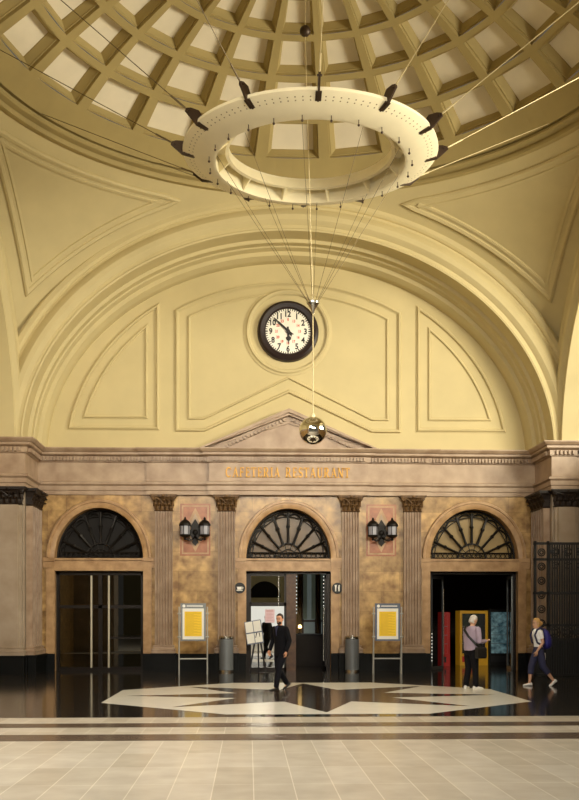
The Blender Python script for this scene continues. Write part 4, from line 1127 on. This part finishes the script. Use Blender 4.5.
mb = MB(); rg = [[(.22+.10*a*0+dx*e_, .07+dy*e_, z) for dx, dy in ((.0, -.15), (.09, -.13), (.1, .13), (.0, .15))] for z, e_ in ((.72, .85), (.76, 1.), (.94, 1.), (.98, .9)) for a in (1,)]; mb.loft(rg); mb.obj('pouch', M['ink'], bg)
ph = thing('paper_slip', 'small white slip in the hands of the man in lilac', 'paper', man2.location, man2.rotation_euler.z)
mb = MB(); mb.box(-.05, .12, .40, .52, 1.128, 1.134); mb.obj('sheet', M['paper'], ph)

# woman with blue backpack walking left
P = dict(hip=.87, sh=1.36, lean=.03, head=(0, .06, 1.53), yaw=R(6), nod=R(6),
         Ls=(-.16, .02, 1.32), Le=(-.20, -.02, 1.06), Lw=(-.18, .12, .86), Lhd=(0, .3, -1), Lhn=(.9, .2, 0),
         Rs=(.16, .02, 1.32), Re=(.21, -.14, 1.07), Rw=(.19, -.18, .84), Rhd=(0, -.25, -1), Rhn=(-.9, 0, 0), Rcurl=.5,
         Lh=(-.08, 0, .87), Lk=(-.08, -.08, .48), La=(-.06, -.36, .14), Lfp=R(-34), Rh=(.08, 0, .87), Rk=(.08, .15, .48), Ra=(.07, .20, .085))
t, hm = person((5.80, 2.45, 0), math.atan2(-.18, -.98)-PI/2, 'woman in white top with blond hair walking left past the iron gate', P, dict(h=1.66, skin=M['skin2'], tw=.88))
remesh([rings_torso([(.92, .135, .105, 0), (1.0, .135, .105, 0), (1.12, .135, .11, .01), (1.24, .155, .125, .03), (1.32, .165, .11, .03), (1.37, .13, .085, .03), (1.40, .065, .06, .03)]), sleeve(P, 'L', .055, .55), sleeve(P, 'R', .055, .55)], 'top', M['tee'], .011, t)
remesh([rings_torso([(.78, .15, .115, 0), (.87, .15, .12, 0), (.97, .13, .105, 0)]), leg_cloth(P, 'L', .095, .07, .35), leg_cloth(P, 'R', .095, .07, .35)], 'trousers', M['navy'], .012, t)
shoe(P['La'], 0, M['shoe_white'], t, R(-34), L=.24); shoe(P['Ra'], 0, M['shoe_white'], t, L=.24)
hr = hair_cap(t, hm, M['hair_blond'], low=-.06, front=.065)
mb = MB(); mb.ball(tuple(hm @ Vector((0, -.125, -.02))), .055, 8, sy=.9); mb.obj('hair_bun', M['hair_blond'], hr, smooth=60)
bp = thing('backpack', 'royal blue backpack on the back of the walking woman', 'backpack', t.location, t.rotation_euler.z)
pk = MB(); rg = []
for z, a, y0_, y1_ in ((.90, .10, -.10, -.22), (.93, .145, -.085, -.27), (1.05, .16, -.09, -.31), (1.2, .155, -.09, -.28), (1.34, .13, -.075, -.22), (1.40, .09, -.07, -.15), (1.41, .05, -.08, -.12)):
    yc, b = (y0_+y1_)/2, (y0_-y1_)/2
    rg.append([(a*math.copysign(abs(math.cos(q))**.6, math.cos(q)), yc+b*math.copysign(abs(math.sin(q))**.6, math.sin(q)), z) for q in (2*PI*k/24 for k in range(24))])
pk.loft(rg); pk.obj('main_bag', M['pack'], bp, smooth=50)
mb = MB(); rg = []
for z, a, d_ in ((.95, .09, .02), (.97, .11, .05), (1.12, .11, .055), (1.18, .10, .03)):
    rg.append([(a*math.cos(q), -.29+d_*math.sin(q), z) for q in (2*PI*k/16 for k in range(16))])
mb.loft(rg); mb.obj('front_pocket', M['navy'], bp, smooth=50)
for sg in (-1, 1):
    mb = MB(); mb.tube([(sg*.09, -.08, 1.38), (sg*.11, -.01, 1.425), (sg*.115, .09, 1.37), (sg*.12, .155, 1.24), (sg*.14, .10, 1.06), (sg*.13, -.06, .98)], .014, 8, flat=1.8); mb.obj('strap', M['navy'], bp)
pp = thing('folded_paper', 'white folded paper in the hand of the walking woman', 'paper', t.location, t.rotation_euler.z)
mb = MB(); mb.box(.175, .183, -.28, -.16, .62, .80); mb.obj('sheet', M['paper'], pp)

# ------------------------------------------------------------------ street side of the hall far behind the camera: same doorway, open to daylight
DW = 1.32; mb = MB(); YF = -55
SA, SC = 1.5, .28
for x0, x1 in ((-13, SC-SA), (2.35, 13)): mb.quad((x0, YF, 0), (x1, YF, 0), (x1, YF, 12), (x0, YF, 12))
for k in range(N):
    a, b = [-SA*math.cos(PI*q/N) for q in (k, k+1)]
    mb.quad((SC+a, YF, arch_z(a, a=SA)), (SC+b, YF, arch_z(b, a=SA)), (SC+b, YF, 12), (SC+a, YF, 12))
mb.quad((SC+SA, YF, DTOP-.2), (2.35, YF, DTOP-.2), (2.35, YF, 12), (SC+SA, YF, 12))
mb.box(SC-SA, 2.35, YF-.3, YF+.03, DTOP-.3, LTOP)
n_ = 36
mb.loft([[(SC+(SA+da)*math.cos(PI*k/n_), YF+y, LTOP+(FB+da)*math.sin(PI*k/n_)) for da, y in ((0, 0), (0, .08), (.3, .08), (.3, 0))] for k in range(n_+1)])
struct(mb.obj('wall_front', M['cream']), 'street side wall of the hall')
w = empty_struct('window_6', (SC, YF-.1, LTOP), 'fanlight over the street door')
mb = MB(); mb.prism([(SA*math.cos(PI*k/32), FB*math.sin(PI*k/32)) for k in range(33)], lambda u, v: (u, 0, v), lambda u, v: (u, .02, v)); mb.obj('pane', M['pane_dark'], w)

# glazing bars of the great window in the right arm
w = empty_struct('window_7', (WY+.15, 0, Z0), 'great arched window of the right arm')
mb = MB()
for k in range(-5, 6):
    y = k*1.3; mb.tube([(0, y, .2), (0, y, LB*math.sqrt(1-(y/LA)**2))], .03, 6)
for z in (.3, 1.8, 3.3, 4.8):
    h_ = LA*math.sqrt(1-(z/LB)**2); mb.tube([(0, -h_, z), (0, h_, z)], .03, 6)
mb.tube([(0, LA*math.cos(PI*k/48), LB*math.sin(PI*k/48)) for k in range(49)], .06, 6)
mb.obj('window_frame', M['iron'], w)

# ------------------------------------------------------------------ light
wd = bpy.data.worlds.new('World'); sc.world = wd; wd.use_nodes = True
bgn = wd.node_tree.nodes['Background']; bgn.inputs[0].default_value = (1., .94, .82, 1); bgn.inputs[1].default_value = .12
def area(name, loc, target, sx, sy, power, col):
    l = bpy.data.lights.new(name, 'AREA'); l.shape = 'RECTANGLE'; l.size = sx; l.size_y = sy; l.energy = power; l.color = col
    o = bpy.data.objects.new(name, l); C.objects.link(o); o.location = loc
    o.rotation_euler = (Vector(target)-Vector(loc)).to_track_quat('-Z', 'Y').to_euler()
    return o
area('right_window_light', (13, -3.6, 9.8), (-4, 3.5, 10.6), 7, 4.5, 3700, (1., .91, .70))
e_ = area('front_fill', (3, -30, 12), (-1., 9, 8.0), 8, 5, 390, (1., .91, .74)); e_.data.spread = R(44)  # added fill lamp hung in the hall; narrow spread lets the corners fall off
area('floor_pool_fill', (-4.4, -11.4, 10.5), (-3.8, -8.8, 0), 4, 4, 1500, (1., .96, .90))  # added overhead lamp for the bright pool on the near floor, not a skylight
area('street_daylight', (.5, -56.5, 1.7), (.5, 0, 1.7), 4, 3.6, 45, (1., .97, .9))

# ------------------------------------------------------------------ camera
cam = bpy.data.cameras.new('Camera'); co = bpy.data.objects.new('Camera', cam); C.objects.link(co)
co.location = (-1.25, -22.35, 1.68); co.rotation_euler = (R(90), 0, R(-2.28))
cam.sensor_fit = 'VERTICAL'; cam.sensor_height = 36.; cam.lens = 36.*1030/800; cam.shift_y = 217/800; cam.clip_end = 300
sc.camera = co
sc.view_settings.view_transform = 'Standard'; sc.view_settings.look = 'None'; sc.view_settings.exposure = 0.
